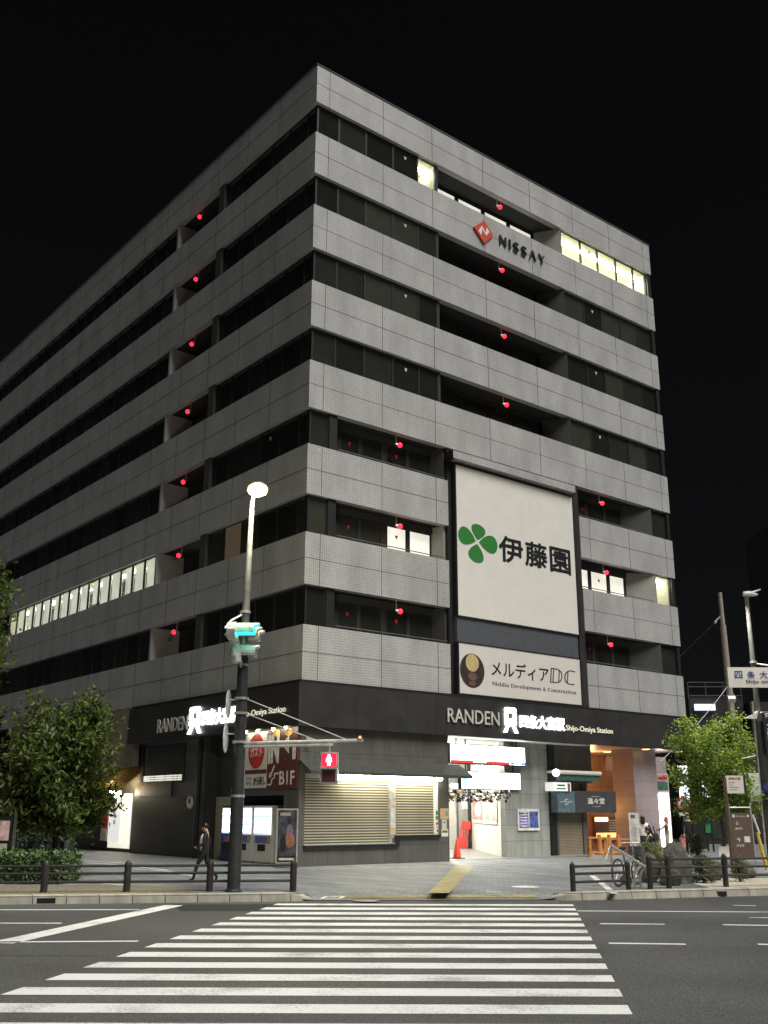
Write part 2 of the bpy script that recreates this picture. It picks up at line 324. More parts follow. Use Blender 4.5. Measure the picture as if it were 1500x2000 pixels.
class Plane:                                               # a sign plane: origin, reading direction, outward normal
    def __init__(s, O, U, N, V=(0, 0, 1)): s.O = Vector(O); s.U = Vector(U); s.V = Vector(V); s.N = Vector(N)
    def p(s, u, v, n=0.0): return s.O+s.U*u+s.V*v+s.N*n
    def rect(s, mb, u0, u1, v0, v1, n0, n1, mi=0):
        mb.prism([s.p(u0, v0, n0), s.p(u1, v0, n0), s.p(u1, v1, n0), s.p(u0, v1, n0)], s.N*(n1-n0), mi)
    def poly(s, mb, pts, n0, n1, mi=0): mb.prism([s.p(a, b, n0) for a, b in pts], s.N*(n1-n0), mi)
    def disc(s, mb, u, v, ru, rv, n0, n1, mi=0, k=28): s.poly(mb, [(u+ru*math.cos(2*math.pi*i/k), v+rv*math.sin(2*math.pi*i/k)) for i in range(k)], n0, n1, mi)
    def text(s, mb, st, u0, u1, v0, v1, n, mi=0, bold=0.0, depth=0.0, skew=0.0):
        vs, fs = text_geo(st)
        if bold:                                           # heavier strokes: the same letters laid again a little to each side
            for i, (du, dv_) in enumerate(((1, 0), (-1, 0), (0, 1), (0, -1), (.7, .7), (-.7, -.7), (.7, -.7), (-.7, .7))):
                bb = bold*(v1-v0); s.text(mb, st, u0+du*bb, u1+du*bb, v0+dv_*bb, v1+dv_*bb, n+0.0007*(i+1), mi, 0.0, depth, skew)
        P = [s.p(u0+a*(u1-u0)+skew*b*(v1-v0), v0+b*(v1-v0), n) for a, b in vs]
        mb.add(P, fs, mi)
        if depth:                                          # returns of raised letters
            cnt = {}
            for f in fs:
                for a, b in zip(f, f[1:]+f[:1]):
                    cnt[(a, b)] = cnt.get((a, b), 0)+1
            edges = [(a, b) for (a, b) in cnt if (b, a) not in cnt]
            base = len(mb.v); mb.v += [q-s.N*depth for q in P]; off = base-len(P)
            for a, b in edges: mb.f.append((off+a, base+a, base+b, off+b)); mb.m.append(mi)
PR = lambda y, n=1: Plane((0, y, 0), (1, 0, 0), (0, -1, 0))           # on the right-hand street face
PL = lambda x: Plane((x, 0, 0), (0, -1, 0), (-1, 0, 0))                # on the left-hand street face (u = -y)

# ------------------------------------------------------------------ ground, road, kerbs, markings
struct('ground', MB().quad([(-900, -900, -0.17), (900, -900, -0.17), (900, 900, -0.17), (-900, 900, -0.17)]), 'asphalt_far')
mb = MB(); mb.quad([W(-90, -25, -0.15), W(90, -25, -0.15), W(90, 27.5, -0.15), W(-90, 27.5, -0.15)]); struct('road', mb, 'asphalt')
KL = lambda r: 24.0+0.16*(r+2.8)                                       # kerb line left, ramp, right
KR = lambda r: 24.55+0.33*(r-4.1) if r < 9.3 else 26.27+0.12*(r-9.3)
def kerb(r): return KL(r) if r < -1.9 else (KR(r) if r > 4.1 else 24.14+(24.55-24.14)*(r+1.9)/6.0)
rs = sorted(set([-80, -60, -40, -25, -15, -12, -10, -8, -6, -4, -3, -2.6, -2.2, -1.9, -1.6, -1, 0, 1, 2, 3, 3.6, 4.1, 4.5, 5, 6, 7, 8, 9.3, 12, 16, 22, 30, 45, 80]))
fo = [0.0, 0.3, 0.6, 0.9, 1.2, 1.6, 2.2, 4, 8, 16, 40, 90, 160]
def drop(r, t):
    a = min(1, max(0, (r+2.4)/0.7))*min(1, max(0, (4.5-r)/0.7)); s = min(1, max(0, t/1.5)); return -0.135*a*(1-s*s*(3-2*s))
mb = MB(); vs = []; nf = len(fo)
for r in rs:
    for t in fo: vs.append(W(r, kerb(r)+t, drop(r, t)))
mb.add(vs, [(i*nf+j, (i+1)*nf+j, (i+1)*nf+j+1, i*nf+j+1) for i in range(len(rs)-1) for j in range(nf-1)])
struct('pavement', mb, 'paver', smooth=True)
def kerb_run(pts):
    mb = MB(); n = len(pts); vs = []
    for i, p in enumerate(pts):
        a = pts[max(0, i-1)]; b = pts[min(n-1, i+1)]; t = (Vector(b)-Vector(a)).normalized(); nn = Vector((t.y, -t.x, 0))
        h = p.z
        for d, z in ((0.17, -0.16), (0.16, h-0.04), (0.13, h), (-0.10, h), (-0.10, -0.02)): vs.append(Vector((p.x, p.y, 0))+nn*d+Vector((0, 0, z)))
    fs = [(i*5+j, i*5+j+1, (i+1)*5+j+1, (i+1)*5+j) for i in range(n-1) for j in range(4)]
    fs += [(0, 1, 2, 3, 4)[::-1], tuple((n-1)*5+j for j in range(5))]
    return mb.add(vs, fs)
def along(r0, r1, n): return [r0+(r1-r0)*i/n for i in range(n+1)]
kp = [W(r, KL(r), 0.03) for r in along(-40, -2.7, 60)]+[W(-2.3, KL(-2.3)+0.02, 0.03), W(-1.95, KL(-1.9)+0.10, 0.01), W(-1.78, KL(-1.9)+0.22, -0.06), W(-1.66, KL(-1.8)+0.42, -0.13)]
struct('kerb', kerb_run(kp), 'kerb_stone')
kp = [W(3.86, KR(4.1)+0.42, -0.13), W(3.95, KR(4.1)+0.15, -0.06), W(4.15, KR(4.1)+0.03, 0.01)]+[W(r, KR(r), 0.03) for r in along(4.5, 9.3, 12)+along(10, 45, 30)]
struct('kerb', kerb_run(kp), 'kerb_stone')
zm = -0.146
mb = MB()
for n in range(8, 24):
    for (a, b) in ((n, n+0.5),) if n < 23 else ((23.0, 23.4),):
        L = lambda f: -2.42-(22.5-f)*0.163
        Rr = lambda f: 4.05-(23-f)*0.132
        mb.quad([W(L(a), a, zm), W(Rr(a), a, zm), W(Rr(b), b, zm), W(L(b), b, zm)])
struct('crosswalk', mb, 'road_paint')
def strip(mb, a, b, wd):
    a = Vector(a); b = Vector(b); t = (b-a).normalized(); n = Vector((-t.y, t.x, 0))*wd/2
    mb.quad([a-n, b-n, b+n, a+n])
mb = MB()
gz = lambda px, py: onZ(px, py, zm)
for p, q, wd in (((-60, 1777), (272, 1776.5), 0.14), ((-40, 1803), (120, 1803), 0.14), ((-40, 1840), (270, 1838), 0.13),
                 ((0, 1842), (340, 1768), 0.42), ((1127, 1779), (1540, 1781.5), 0.13), ((1172, 1804), (1298, 1805), 0.14), ((1412, 1806), (1540, 1808), 0.14),
                 ((1189, 1842), (1339, 1844), 0.14), ((1432, 1768), (1477, 1769), 0.10), ((1463, 1792), (1540, 1793), 0.12), ((1480, 1844), (1560, 1846), 0.14)):
    strip(mb, gz(*p), gz(*q), wd)
struct('lane_markings', mb, 'road_paint')
mb = MB(); mb.quad([W(-4.0, 21.6, -0.1485), W(-2.5, 21.7, -0.1485), W(-2.0, 23.3, -0.1485), W(-4.5, 23.1, -0.1485)]); strip(mb, W(3.2, 9, -0.1485), W(9, 21.3, -0.1485), 0.05); strip(mb, W(-20, 14.9, -0.1485), W(-3.9, 15.1, -0.1485), 0.05)
struct('road_patch', mb, 'asphalt_patch')
def gs(px, py, dz=0.006): return onZ(px, py, dz)
mb = MB()
pp = [(834, 1751), (876, 1751), (926, 1691), (889, 1691)]
a0, a1 = gs(836, 1744), gs(877, 1744); b0, b1 = gs(889, 1691), gs(926, 1691)
mb.quad([a0, a1, b1, b0])
for r in along(-1.15, 3.55, 11)[:-1]:                                   # warning row across the ramp, following its slope
    v = []
    for rr, t in ((r, 0.28), (r+0.42, 0.28), (r+0.42, 0.62), (r, 0.62)): v.append(W(rr, kerb(rr)+t, drop(rr, t)+0.012))
    mb.quad(v)
struct('tactile_paving', mb, 'tactile')
mb = MB()
strip(mb, gs(573, 1697.5), gs(872, 1692.5), 0.28); strip(mb, gs(930, 1690.5), gs(1090, 1686), 0.22)
struct('stone_threshold', mb, 'kerb_stone')
mb = MB()
c = gs(1026, 1732); mb.quad([c+Vector((0.34*math.cos(t*0.3142), 0.34*math.sin(t*0.3142), 0)) for t in range(20)])
strip(mb, gs(950, 1741), gs(978, 1741.5), 0.10)
for a, b in (((626, 1755), (662, 1755)), ((662, 1755), (672, 1750.5)), ((672, 1750.5), (638, 1750.5)), ((638, 1750.5), (626, 1755))): strip(mb, gs(*a, 0.0), gs(*b, 0.0), 0.07)
for a, b in (((165, 1681), (250, 1686)), ((170, 1685), (300, 1693)), ((230, 1689), (330, 1700)), ((260, 1697), (360, 1704)), ((310, 1703), (385, 1711)), ((165, 1690), (215, 1692)), ((205, 1726), (252, 1729)), ((1156, 1710), (1200, 1745))):
    strip(mb, gs(*a), gs(*b), 0.16)
struct('pavement_markings', mb, 'road_paint')
mb = MB(); c = onZ(716, 1754, -0.07); cr = (c-CAM).dot(HR); cf = (c-CAM).dot(HF)
v = []
for i in range(24): r_ = cr+0.3*math.cos(i*0.2618); f_ = cf+0.3*math.sin(i*0.2618); v.append(W(r_, f_, drop(r_, f_-kerb(r_))+0.008))
mb.prism(v, (0, 0, 0.003))
tag(mb.build('manhole_cover', 'pole_dark'), 'dark round manhole cover beside the yellow tactile row', 'manhole cover')
for px, py, lb in ((98, 1758, 'dark drain opening in the left kerb'), (1424, 1752, 'dark drain opening in the right kerb')):
    c = onZ(px, py+3, -0.13); r_ = (c-CAM).dot(HR); q = W(r_, kerb(r_), -0.09); an = VROT+math.atan(0.16 if px < 700 else 0.12)
    mb = MB(); mb.box(-0.19, 0.19, -0.178, 0.0, -0.04, 0.06); o = mb.build('drain_inlet', 'black', loc=q); o.rotation_euler = (0, 0, an); tag(o, lb, 'drain')
mb = MB(); mb.quad([W(-30, 24.2+0.16*(-27.2)-0.05+.2, 0.004), W(-4.2, 24.0, 0.004), W(-4.6, 26.2, 0.004), W(-7.4, 26.6, 0.004), W(-30, 24.0, 0.004)]); struct('earth_strip', mb, 'soil')
mb = MB(); mb.quad([W(7.9, 26.1, 0.01), W(16, 27.4, 0.01), W(16, 31, 0.01), W(9.2, 30, 0.01), W(8.0, 28, 0.01)]); struct('gravel_bed', mb, 'gravel')

# ------------------------------------------------------------------ the office building
H = 3.3984; HB = 1.9368; PAR = 1.8044; WX = 22.4; LY = 62.0
zb = lambda k: Z0+k*H
zt = lambda k: Z0+k*H+HB
B = thing('office_building', 'eight-storey corner office block with white tiled bands and dark ribbon windows', 'building')
JR = [0.66, 3.55, 6.39, 9.6, 12.8, 15.97, 18.87, 21.79]
JL = [2.76, 5.38]+[8.0+2.58*i for i in range(21)]
for k in range(8):
    z0, z1 = zb(k), (zt(k) if k < 7 else zb(7)+PAR); mb = MB(); zm_ = (z0+z1)/2
    spans = [(0.0, WX)] if k > 2 else [(0.0, 7.05), (15.28, WX)]
    for a, b in spans: mb.box(a, b, 0.0, 0.3, z0, z1)
    mb.box(0.0, 0.3, 0.3, LY, z0, z1); mb.box(WX-0.3, WX, 0.3, 24, z0, z1)
    for j in JR:
        if any(a < j < b for a, b in spans): mb.box(j-0.012, j+0.012, -0.004, 0.0, z0+.005, z1-.005, 1)
    for j in JL: mb.box(-0.004, 0.0, j-0.012, j+0.012, z0+.005, z1-.005, 1)
    for a, b in spans: mb.box(a+(0.004 if a == 0 else 0.0), b, -0.003, 0.0, zm_-0.011, zm_+0.011, 1)
    mb.box(-0.003, 0.0, 0.004, LY, zm_-0.011, zm_+0.011, 1)
    if k == 7: mb.box(-0.03, WX+0.03, -0.03, 0.34, z1, z1+0.06, 1); mb.box(-0.03, 0.34, 0.34, LY, z1, z1+0.06, 1)
    mb.build('tiled_band', ['tile', 'joint'], B)
    mb = MB(); mb.box(0.3, WX-0.3, 0.3, LY, z0+0.04, z1-0.35); mb.build('floor_slab', 'slab', B)
mb = MB(); mb.box(0.3, WX-0.3, 0.3, LY, zb(7)+1.2, zb(7)+1.3); mb.build('roof', 'slab', B)
mb = MB(); mb.box(WX-0.25, WX-0.05, 0.4, 24, 4.7, zb(7)); mb.build('side_glazing', 'pane_dark', B)
mb = MB(); mb.box(1.5, WX-0.4, 8, LY, 4.75, zb(7)); mb.build('inner_core', 'slab', B)

stuff = MB(); nwin = 0
PANES = ['pane_dark', 'pane_dark', 'pane_mid', 'pane_mid', 'pane_blind']
def window(face, a0, a1, z0, z1, d, kind=None, single=True, mark=None):
    """glazed bay between two mullions: frame with its pane as a sub-part"""
    global nwin
    p = kind or rnd.choice(PANES)
    fr = MB() if single else stuff; t = 0.045
    fr.face(face, a0, a0+t, d, d+0.08, z0, z1); fr.face(face, a1-t, a1, d, d+0.08, z0, z1)
    fr.face(face, a0+t, a1-t, d, d+0.08, z0, z0+t); fr.face(face, a0+t, a1-t, d, d+0.08, z1-t, z1)
    pn = MB() if single else stuff
    pn.face(face, a0+t, a1-t, d+0.03, d+0.045, z0+t, z1-t, 0 if single else {'pane_dark': 1, 'pane_mid': 2, 'pane_blind': 3}.get(p, 1))
    if not single: return
    nwin += 1
    f = fr.build('window', 'frame', B); pn.build('pane', p, f)
    if p in ('pane_clear', 'window_glow'): f['label'] = 'window lit from inside'
    if mark:
        m_ = MB(); c = (a0+a1)/2; zc = z1-0.35; P = PR(d+0.02) if face == 'R' else PL(d+0.02); u = c if face == 'R' else -c
        P.poly(m_, [(u-0.085, zc), (u, zc-0.17), (u+0.085, zc)], 0, 0.006); m_.build('access_mark', mark, f)

def room(face, a0, a1, z0, z1, d0, d1, tubes, cols=2):
    mb = MB(); t = 0.05
    mb.face(face, a0, a1, d1, d1+t, z0, z1); mb.face(face, a0-t, a0, d0, d1, z0, z1); mb.face(face, a1, a1+t, d0, d1, z0, z1)
    mb.face(face, a0, a1, d0, d1, z1, z1+t); mb.face(face, a0, a1, d0, d1, z0-t, z0, 1)
    mb.build('lit_room', ['room', 'room_floor'], B)
    mb = MB()
    for i in range(tubes):
        for j in range(cols):
            c = a0+(a1-a0)*(i+0.5)/tubes; d = d0+0.55+(d1-d0-1.0)*j/max(1, cols-1)
            mb.face(face, c-0.55, c+0.55, d-0.11, d+0.11, z1-0.075, z1-0.01)
    mb.build('ceiling_tubes', 'room_tube', B)
def angled_wall(x0, x1, y0, y1, z0, z1, m='recess'):
    d = Vector((x1-x0, y1-y0, 0)).normalized()*0.12; n = Vector((-d.y, d.x, 0))
    mb = MB(); mb.prism([(x0, y0, z0), (x1, y1, z0), (x1-n.x, y1-n.y, z0), (x0-n.x, y0-n.y, z0)], (0, 0, z1-z0)); mb.build('recess_wall', m, B)

GD = 0.16                                                              # the glass stands this far behind the tiles
for k in range(3, 7):                                                  # upper four floors, right face
    z0, z1 = zt(k), zb(k+1)
    xs = [0.2, 1.3, 2.74, 4.24, 5.65, 6.72]
    for i in range(5):
        lit = k == 6 and i == 4
        window('R', xs[i], xs[i+1], z0, z1, GD, 'pane_clear' if lit else (None if k < 5 else ['pane_dark', 'pane_mid', 'pane_dark', 'pane_dark', 'pane_mid'][i]) if not (k in (4, 5) and i in (2, 3)) else 'pane_blind', mark='blind_white' if i == 3 else None)
    xs = [15.2, 16.7, 18.05, 19.55, 21.0, 22.1]
    for i in range(5): window('R', xs[i], xs[i+1], z0, z1, GD, 'pane_clear' if k == 6 else None, mark=('ink' if k == 6 else 'blind_white') if i == 1 else None)
    mb = MB(); mb.box(6.72, 6.86, GD, 1.2, z0, z1); mb.build('recess_wall', 'slab', B)
    angled_wall(14.42, 15.16, 1.25, 0.12, z0, z1, 'recess_lit_tone' if k == 6 else 'recess')
    mb = MB(); mb.box(6.86, 14.5, 1.24, 1.5, z0, z0+0.1); mb.build('recess_sill', 'slab', B); mb = MB(); mb.box(6.86, 14.5, 1.22, 1.5, z0+1.37, z1); mb.build('recess_wall', 'slab', B)
    bx = [7.3+1.75*i for i in range(5)]
    for i in range(4):
        window('R', bx[i]+0.08, bx[i+1]-0.08, z0+0.1, z0+1.37, 1.24, 'window_glow' if k == 6 else rnd.choice(['pane_mid', 'pane_dark', 'pane_blind']), single=(k == 6))
        mb_ = stuff; mb_.box(bx[i]-0.08, bx[i]+0.08, 1.24, 1.5, z0+0.1, z0+1.37)
    mb = MB(); mb.box(0.16, 0.2, GD, 0.3, z0, z1); mb.build('corner_post', 'frame', B); mb = MB(); mb.box(22.1, 22.36, 0.05, 0.3, z0, z1); mb.build('corner_post', 'frame', B)
room('R', 15.3, 22.05, zt(6)-0.02, zb(7)-0.02, GD+0.1, 4.2, 5, 4)
room('R', 5.68, 6.70, zt(6)-0.02, zb(7)-0.02, GD+0.1, 3.0, 1, 2)
for k in range(0, 3):                                                  # lower three floors, either side of the billboards
    z0, z1 = zt(k), zb(k+1); lit = k == 1
    window('R', 0.2, 1.05, z0, z1, GD, ['pane_dark', 'pane_blind', 'pane_mid'][k])
    mb = MB(); mb.box(1.05, 1.42, 0.1, 0.95, z0, z1); mb.build('corner_column', 'black', B)
    mb = MB(); mb.box(0.16, 0.2, GD, 0.3, z0, z1); mb.build('corner_post', 'frame', B); mb = MB(); mb.box(22.15, 22.36, 0.05, 0.3, z0, z1); mb.build('corner_post', 'frame', B)
    BD = 0.72
    LWN = [(onY(p_, 1045, BD).x, onY(q_, 1045, BD).x) for p_, q_ in ((662, 699), (705, 745), (755, 794), (799, 841))]
    RWN = [(onY(p_, 1135, BD).x, onY(q_, 1135, BD).x) for p_, q_ in ((1128, 1150), (1154, 1186), (1190, 1219))]
    re_ = RWN[-1][1]+0.12; le_ = LWN[-1][1]+0.1
    for xa, xb_, wn in ((1.42, le_, LWN), (15.04, re_, RWN)):
        mb = MB(); mb.box(xa, xb_, BD-0.06, 0.95, z0+1.17, z1); mb.box(xa, xb_, BD, 0.95, z0-.1, z0+0.1); ed = [xa]+[e for p_ in wn for e in p_]+[xb_]
        for e0, e1 in zip(ed[0::2], ed[1::2]):
            if e1-e0 > 0.01: mb.box(e0, e1, BD, 0.95, z0+0.1, z0+1.17)
        mb.build('recess_wall', 'slab', B)
    angled_wall(le_, 7.04, 0.9, 0.2, z0, z1, 'recess_lit_tone' if lit else 'recess')
    angled_wall(re_, 20.9, 0.9, 0.14, z0, z1, 'recess_lit_tone' if lit else 'recess')
    for i, (p_, q_) in enumerate(LWN): window('R', p_, q_, z0+0.1, z0+1.17, BD, ('window_glow' if i > 1 else 'pane_blind') if lit else 'pane_mid', mark=('red_paint' if i in (0, 2) else None))
    for i, (p_, q_) in enumerate(RWN): window('R', p_, q_, z0+0.1, z0+1.17, BD, 'window_glow' if lit else 'pane_mid', mark='ink' if lit and i == 1 else None)
    window('R', 20.95, 22.15, z0, z1, GD, 'pane_clear' if lit else 'pane_mid')
    mb = MB(); mb.tube((1.5, 0.12, z0+0.12), (7.0, 0.12, z0+0.12), 0.02); mb.build('balcony_rail', 'pole_grey', B); mb = MB(); mb.tube((15.1, 0.12, z0+0.12), (20.6, 0.12, z0+0.12), 0.02); mb.build('balcony_rail', 'pole_grey', B)
room('R', 21.0, 22.1, zt(1), zb(2)-0.02, GD+0.1, 4.0, 1, 2)
for k in range(7):                                                     # left face
    z0, z1 = zt(k), zb(k+1)
    ys = [0.2, 0.85, 2.2, 3.55, 4.75, 6.1, 7.4]
    for i in range(6): window('L', ys[i], ys[i+1], z0, z1, GD, 'window_amber' if (k == 1 and i == 4) else 'pane_blind' if (k == 1 and i in (3, 5)) else rnd.choice(['pane_dark', 'pane_dark', 'pane_mid']), single=(k < 3), mark='blind_white' if (i == 2 and k == 2) else None)
    mb = MB(); mb.box(0.02, 1.4, 7.4, 7.88, z0, z1); mb.build('pilaster', 'recess', B)
    mb = MB(); mb.box(0.05, 1.5, 11.88, 12.05, z0, z1); mb.build('recess_side_wall', 'tile', B)
    mb = MB(); mb.box(1.4, 1.5, 7.88, 11.88, z0+1.2, z1); mb.box(1.4, 1.5, 7.88, 9.2, z0, z0+1.2); mb.box(1.4, 1.5, 10.3, 11.88, z0, z0+1.2); mb.build('recess_wall', 'slab', B)
    window('L', 9.2, 10.3, z0, z0+1.2, 1.41, 'window_glow' if k == 1 else 'pane_dark', single=(k == 1))
    y = 12.1; i = 0
    while y < LY-1.3:
        lit = k == 1 and y < 30.0
        window('L', y, y+1.26, z0, z1, GD, 'pane_clear' if lit else rnd.choice(['pane_dark', 'pane_dark', 'pane_mid']), single=lit); y += 1.26; i += 1
room('L', 12.15, 30.9, zt(1)-0.02, zb(2)-0.02, GD+0.1, 5.0, 9, 2)
mb = MB()                                                              # roller blinds in some of the lit left windows
for i, cut in enumerate((0.0, .05, 0.3, 0.02, .02, 0.45, 0.0, 0.05, 0.02, 0.3, 0.0, 0.02, 0.4, 0.02)): mb.box(0.30, 0.312, 12.17+1.26*i, 13.29+1.26*i-(0.25 if cut > .25 else 0), zt(1)+0.03+cut*.5, zb(2)-0.05)
mb.build('lit_blinds', 'window_glow', B)
tag(stuff.build('upper_windows', ['frame', 'pane_dark', 'pane_mid', 'pane_blind'], B), kind='stuff')

# dark bay that carries the billboards
mb = MB(); mb.box(7.05, 15.02, 0.06, 0.3, 6.1, zb(3)-0.01); mb.build('billboard_bay', 'black', B)
mb = MB(); mb.box(7.34, 14.62, -0.10, 0.06, 8.235, 9.265); mb.build('bay_panel', 'slate', B)
mb = MB(); mb.box(7.0, 14.6, -0.42, 0.0, 15.80, 16.12); mb.box(6.98, 7.06, -0.40, 0.05, 15.72, 16.14, 1); mb.build('header_beam', ['tile', 'black'], B)
mb = MB(); mb.box(14.70, 14.82, -0.12, 0.06, 6.1, 15.7); mb.box(15.02, 15.28, 0.03, 0.3, 6.15, zb(3)-0.01); mb.tube((14.92, -0.05, 6.05), (14.92, -0.05, 9.2), 0.05); mb.build('bay_edge_column', 'fascia', B)
# fascia of the station canopy
mb = MB()
mb.box(-0.3, 9.0, -0.3, 0.0, 4.55, 6.02, 0); mb.box(9.0, 22.66, -0.3, 0.0, 4.55, 6.02, 0); mb.box(-0.3, 0.0, 0.0, 12.85, 4.55, 6.02, 0); mb.box(22.40, 22.66, 0.0, 9.0, 4.55, 6.02, 0)
mb.box(-0.2, 22.55, -0.2, 0.0, 6.02, 6.14, 1); mb.box(-0.2, 0.0, 0.0, 12.8, 6.02, 6.14, 1)
for x in (2.2, 4.5, 6.0, 13.2, 17.0, 20.0): mb.box(x-0.008, x+0.008, -0.304, -0.3, 4.56, 6.0, 1)
mb.build('canopy_fascia', ['fascia', 'black'], B)
mb = MB(); mb.box(0.0, 6.85, 0.0, 0.9, 4.56, 4.64); mb.box(6.85, 15.4, 0.0, 10.4, 4.56, 4.64, 1); mb.box(15.4, 22.4, 0.0, 8.0, 4.56, 4.64, 2); mb.box(0.0, 0.95, 0.9, 13, 4.56, 4.64)
mb.build('canopy_soffit', ['fascia', 'white_wall', 'stone_pink'], B)

# ground floor, right face: the shuttered kiosk
mb = MB()
mb.box(0.0, 6.85, 0.0, 0.3, 3.0, 4.55); mb.box(0.0, 0.25, 0.0, 0.3, 0, 3.0); mb.box(6.30, 6.85, 0.0, 0.3, 0, 3.0)
mb.box(0.25, 4.1, 0.0, 0.3, 0, 0.58); mb.box(4.1, 6.30, 0.0, 0.3, 0, 0.86); mb.box(6.6, 6.85, 0.3, 7.5, 0, 4.55); mb.box(0.0, 0.3, 0.3, 0.9, 0, 4.55)
mb.build('kiosk_wall', 'stone', B)
mb = MB(); mb.box(0.25, 3.98, 0.10, 0.14, 0.66, 2.85); mb.build('roller_shutter', 'slat', B)
mb = MB(); mb.box(4.26, 6.16, 0.10, 0.14, 0.94, 2.85); mb.build('roller_shutter', 'slat', B)
mb = MB(); mb.box(3.98, 4.26, 0.02, 0.2, 0.66, 3.0); mb.build('shutter_post', 'steel', B)
mb = MB(); mb.box(6.16, 6.30, 0.01, 0.2, 0.94, 3.0); mb.build('shutter_post', 'machine_white', B)
mb = MB(); mb.box(0.22, 4.34, -0.10, 0.15, 0.56, 0.66); mb.box(4.20, 4.34, -0.10, 0.15, 0.66, 0.86); mb.box(4.20, 6.35, -0.10, 0.15, 0.86, 0.95); mb.box(0.24, 4.2, -0.04, 0.1, 0.66, 0.69, 1); mb.build('counter_sill', ['black', 'steel'], B)
mb = MB(); mb.prism([(-0.05, -0.003, 3.5), (-0.05, -0.75, 3.06), (-0.05, -0.75, 2.96), (-0.05, -0.003, 3.36)], (7.45, 0, 0)); mb.build('shutter_awning', 'awning', B)
mb = MB(); mb.box(0.25, 6.3, 0.05, 0.2, 2.85, 3.0); mb.build('shutter_box', 'steel', B)
# ground floor: station entrance
mb = MB(); mb.box(6.85, 16, 0.3, 14, 0.004, 0.012); mb.build('entrance_floor', 'grey_floor', B)
PX1 = onY(988, 1600, 1.0).x; PX2 = onY(1055, 1600, 1.0).x; PX3 = onY(1075, 1600, 1.0).x; PX4 = onY(1086, 1600, 1.0).x
mb = MB(); mb.box(PX1, PX2, 1.0, 1.3, 0, 4.56); mb.box(PX2, PX3, 1.06, 1.36, 0, 4.56); mb.build('entrance_pillar', 'stone_light', B)
mb = MB(); mb.box(PX3, PX4, 0.95, 2.4, 0, 4.56); mb.build('shop_post', 'black', B)
a = Vector((PX1+0.02, 1.3, 0)); b = onZ(922, 1657, 0.0)
d = (b-a).normalized(); n = Vector((-d.y, d.x, 0))
mb = MB(); mb.prism([a, b, b-n*0.15, a-n*0.15], (0, 0, 4.56)); mb.build('passage_wall', 'white_wall', B)
mb = MB(); mb.box(6.85, 21, 10.4, 10.6, 0, 4.56); mb.build('passage_wall', 'white_wall', B)
c0 = onY(884, 1600, 10.4).x
mb = MB(); mb.box(c0+0.7, c0+1.6, 10.3, 10.4, 1.9, 3.6); mb.box(c0+0.2, c0+0.32, 10.32, 10.4, 0, 4.0, 1); mb.box(c0+1.9, c0+2.0, 10.32, 10.4, 0.0, 4.0, 1); mb.build('notice_panel', ['soft_white', 'steel'], B)
pa = a+d*((b-a).length); 
mb = MB(); mb.tube(b-n*0.05+Vector((-.1, .1, 0)), b-n*0.05+Vector((-.1, .1, 4.5)), 0.09); mb.build('passage_post', 'black', B)
mb = MB(); 
for i in range(3): mb.box(8.6+1.6*i, 9.4+1.6*i, 3.0+2*i, 3.3+2*i, 4.44, 4.54)
mb.build('ceiling_tubes', 'tube', B)
# ground floor: shop bay and open porch at the right-hand corner
SX1 = onY(1158, 1550, 1.0).x
mb = MB(); mb.box(PX4, SX1, 1.0, 1.3, 3.0, 4.56); mb.box(PX4, onY(1093, 1640, 1.0).x, 1.0, 1.3, 0, 3.0); mb.box(onY(1141, 1640, 1.0).x, onY(1149, 1640, 1.0).x, 1.0, 1.3, 0, 3.0); mb.build('shop_wall', 'stone', B)
mb = MB(); mb.box(onY(1093, 1640, 1.0).x, onY(1141, 1640, 1.0).x, 1.08, 1.12, 0, 3.0); mb.build('shop_shutter', 'slat_brown', B)
OY = 5.2
o0 = onY(1150, 1600, OY).x; o1 = onY(1243, 1600, OY).x
mb = MB(); mb.box(SX1, o1+0.6, OY, OY+0.2, 0, 4.56); mb.box(SX1-.3, SX1, 1.3, OY, 2.4, 4.56); mb.build('porch_back_wall', 'stone_brown', B)
mb = MB(); mb.box(SX1-2, o1+0.6, 1.4, OY, 0.004, 0.014); mb.build('porch_floor', 'stone_pink', B)
q0 = onY(1241, 1560, 0.5).x; q1 = onY(1286, 1560, 0.5).x
mb = MB(); mb.box(q0, q1, 0.5, 1.7, 0, 4.56); mb.build('porch_pillar', 'stone_pink', B)
mb = MB(); mb.box(q1+0.02, q1+0.22, 0.7, 1.7, 0, 4.56); mb.build('porch_post', 'black', B)
mb = MB(); mb.box(o1+1.5, 22.3, 4.2, 4.5, 3.0, 4.56); mb.build('porch_end_wall', 'stone_pink', B)
# ground floor, left face
GX = 0.5
mb = MB()
mb.box(0.0, 0.3, 0.9, 3.5, 2.3, 4.55); mb.box(GX, GX+0.3, 7.3, 13.0, 2.32, 4.56); mb.box(GX, GX+0.3, 7.3, 8.1, 0, 2.32); mb.box(1.0, 1.3, 0.9, 7.3, 0, 4.56, 1); mb.box(GX, 1.3, 7.0, 7.3, 0, 4.56, 1)
mb.build('side_wall', ['stone', 'recess'], B)
mb = MB(); mb.box(GX+0.03, GX+0.1, 8.1, 13.55, 0, 2.32); mb.build('corrugated_shutter', 'corrugated', B)
mb = MB(); mb.box(GX-0.05, GX, 9.95, 13.3, 2.36, 2.92); mb.build('shutter_cover', 'pole_dark', B)
mb = MB(); mb.tube((GX-0.12, 7.55, 0), (GX-0.12, 7.55, 4.55), 0.09); mb.build('drain_pipe', 'black', B)
w_ = MB()
for a_ in (9.05, 12.7): w_.box(GX-0.04, GX, a_-0.08, a_+0.08, 2.95, 4.45)
w_.box(GX-0.04, GX, 9.05, 12.7, 2.87, 2.97); w_.box(GX-0.04, GX, 9.05, 12.7, 4.38, 4.46); fw_ = w_.build('window', 'black', B)
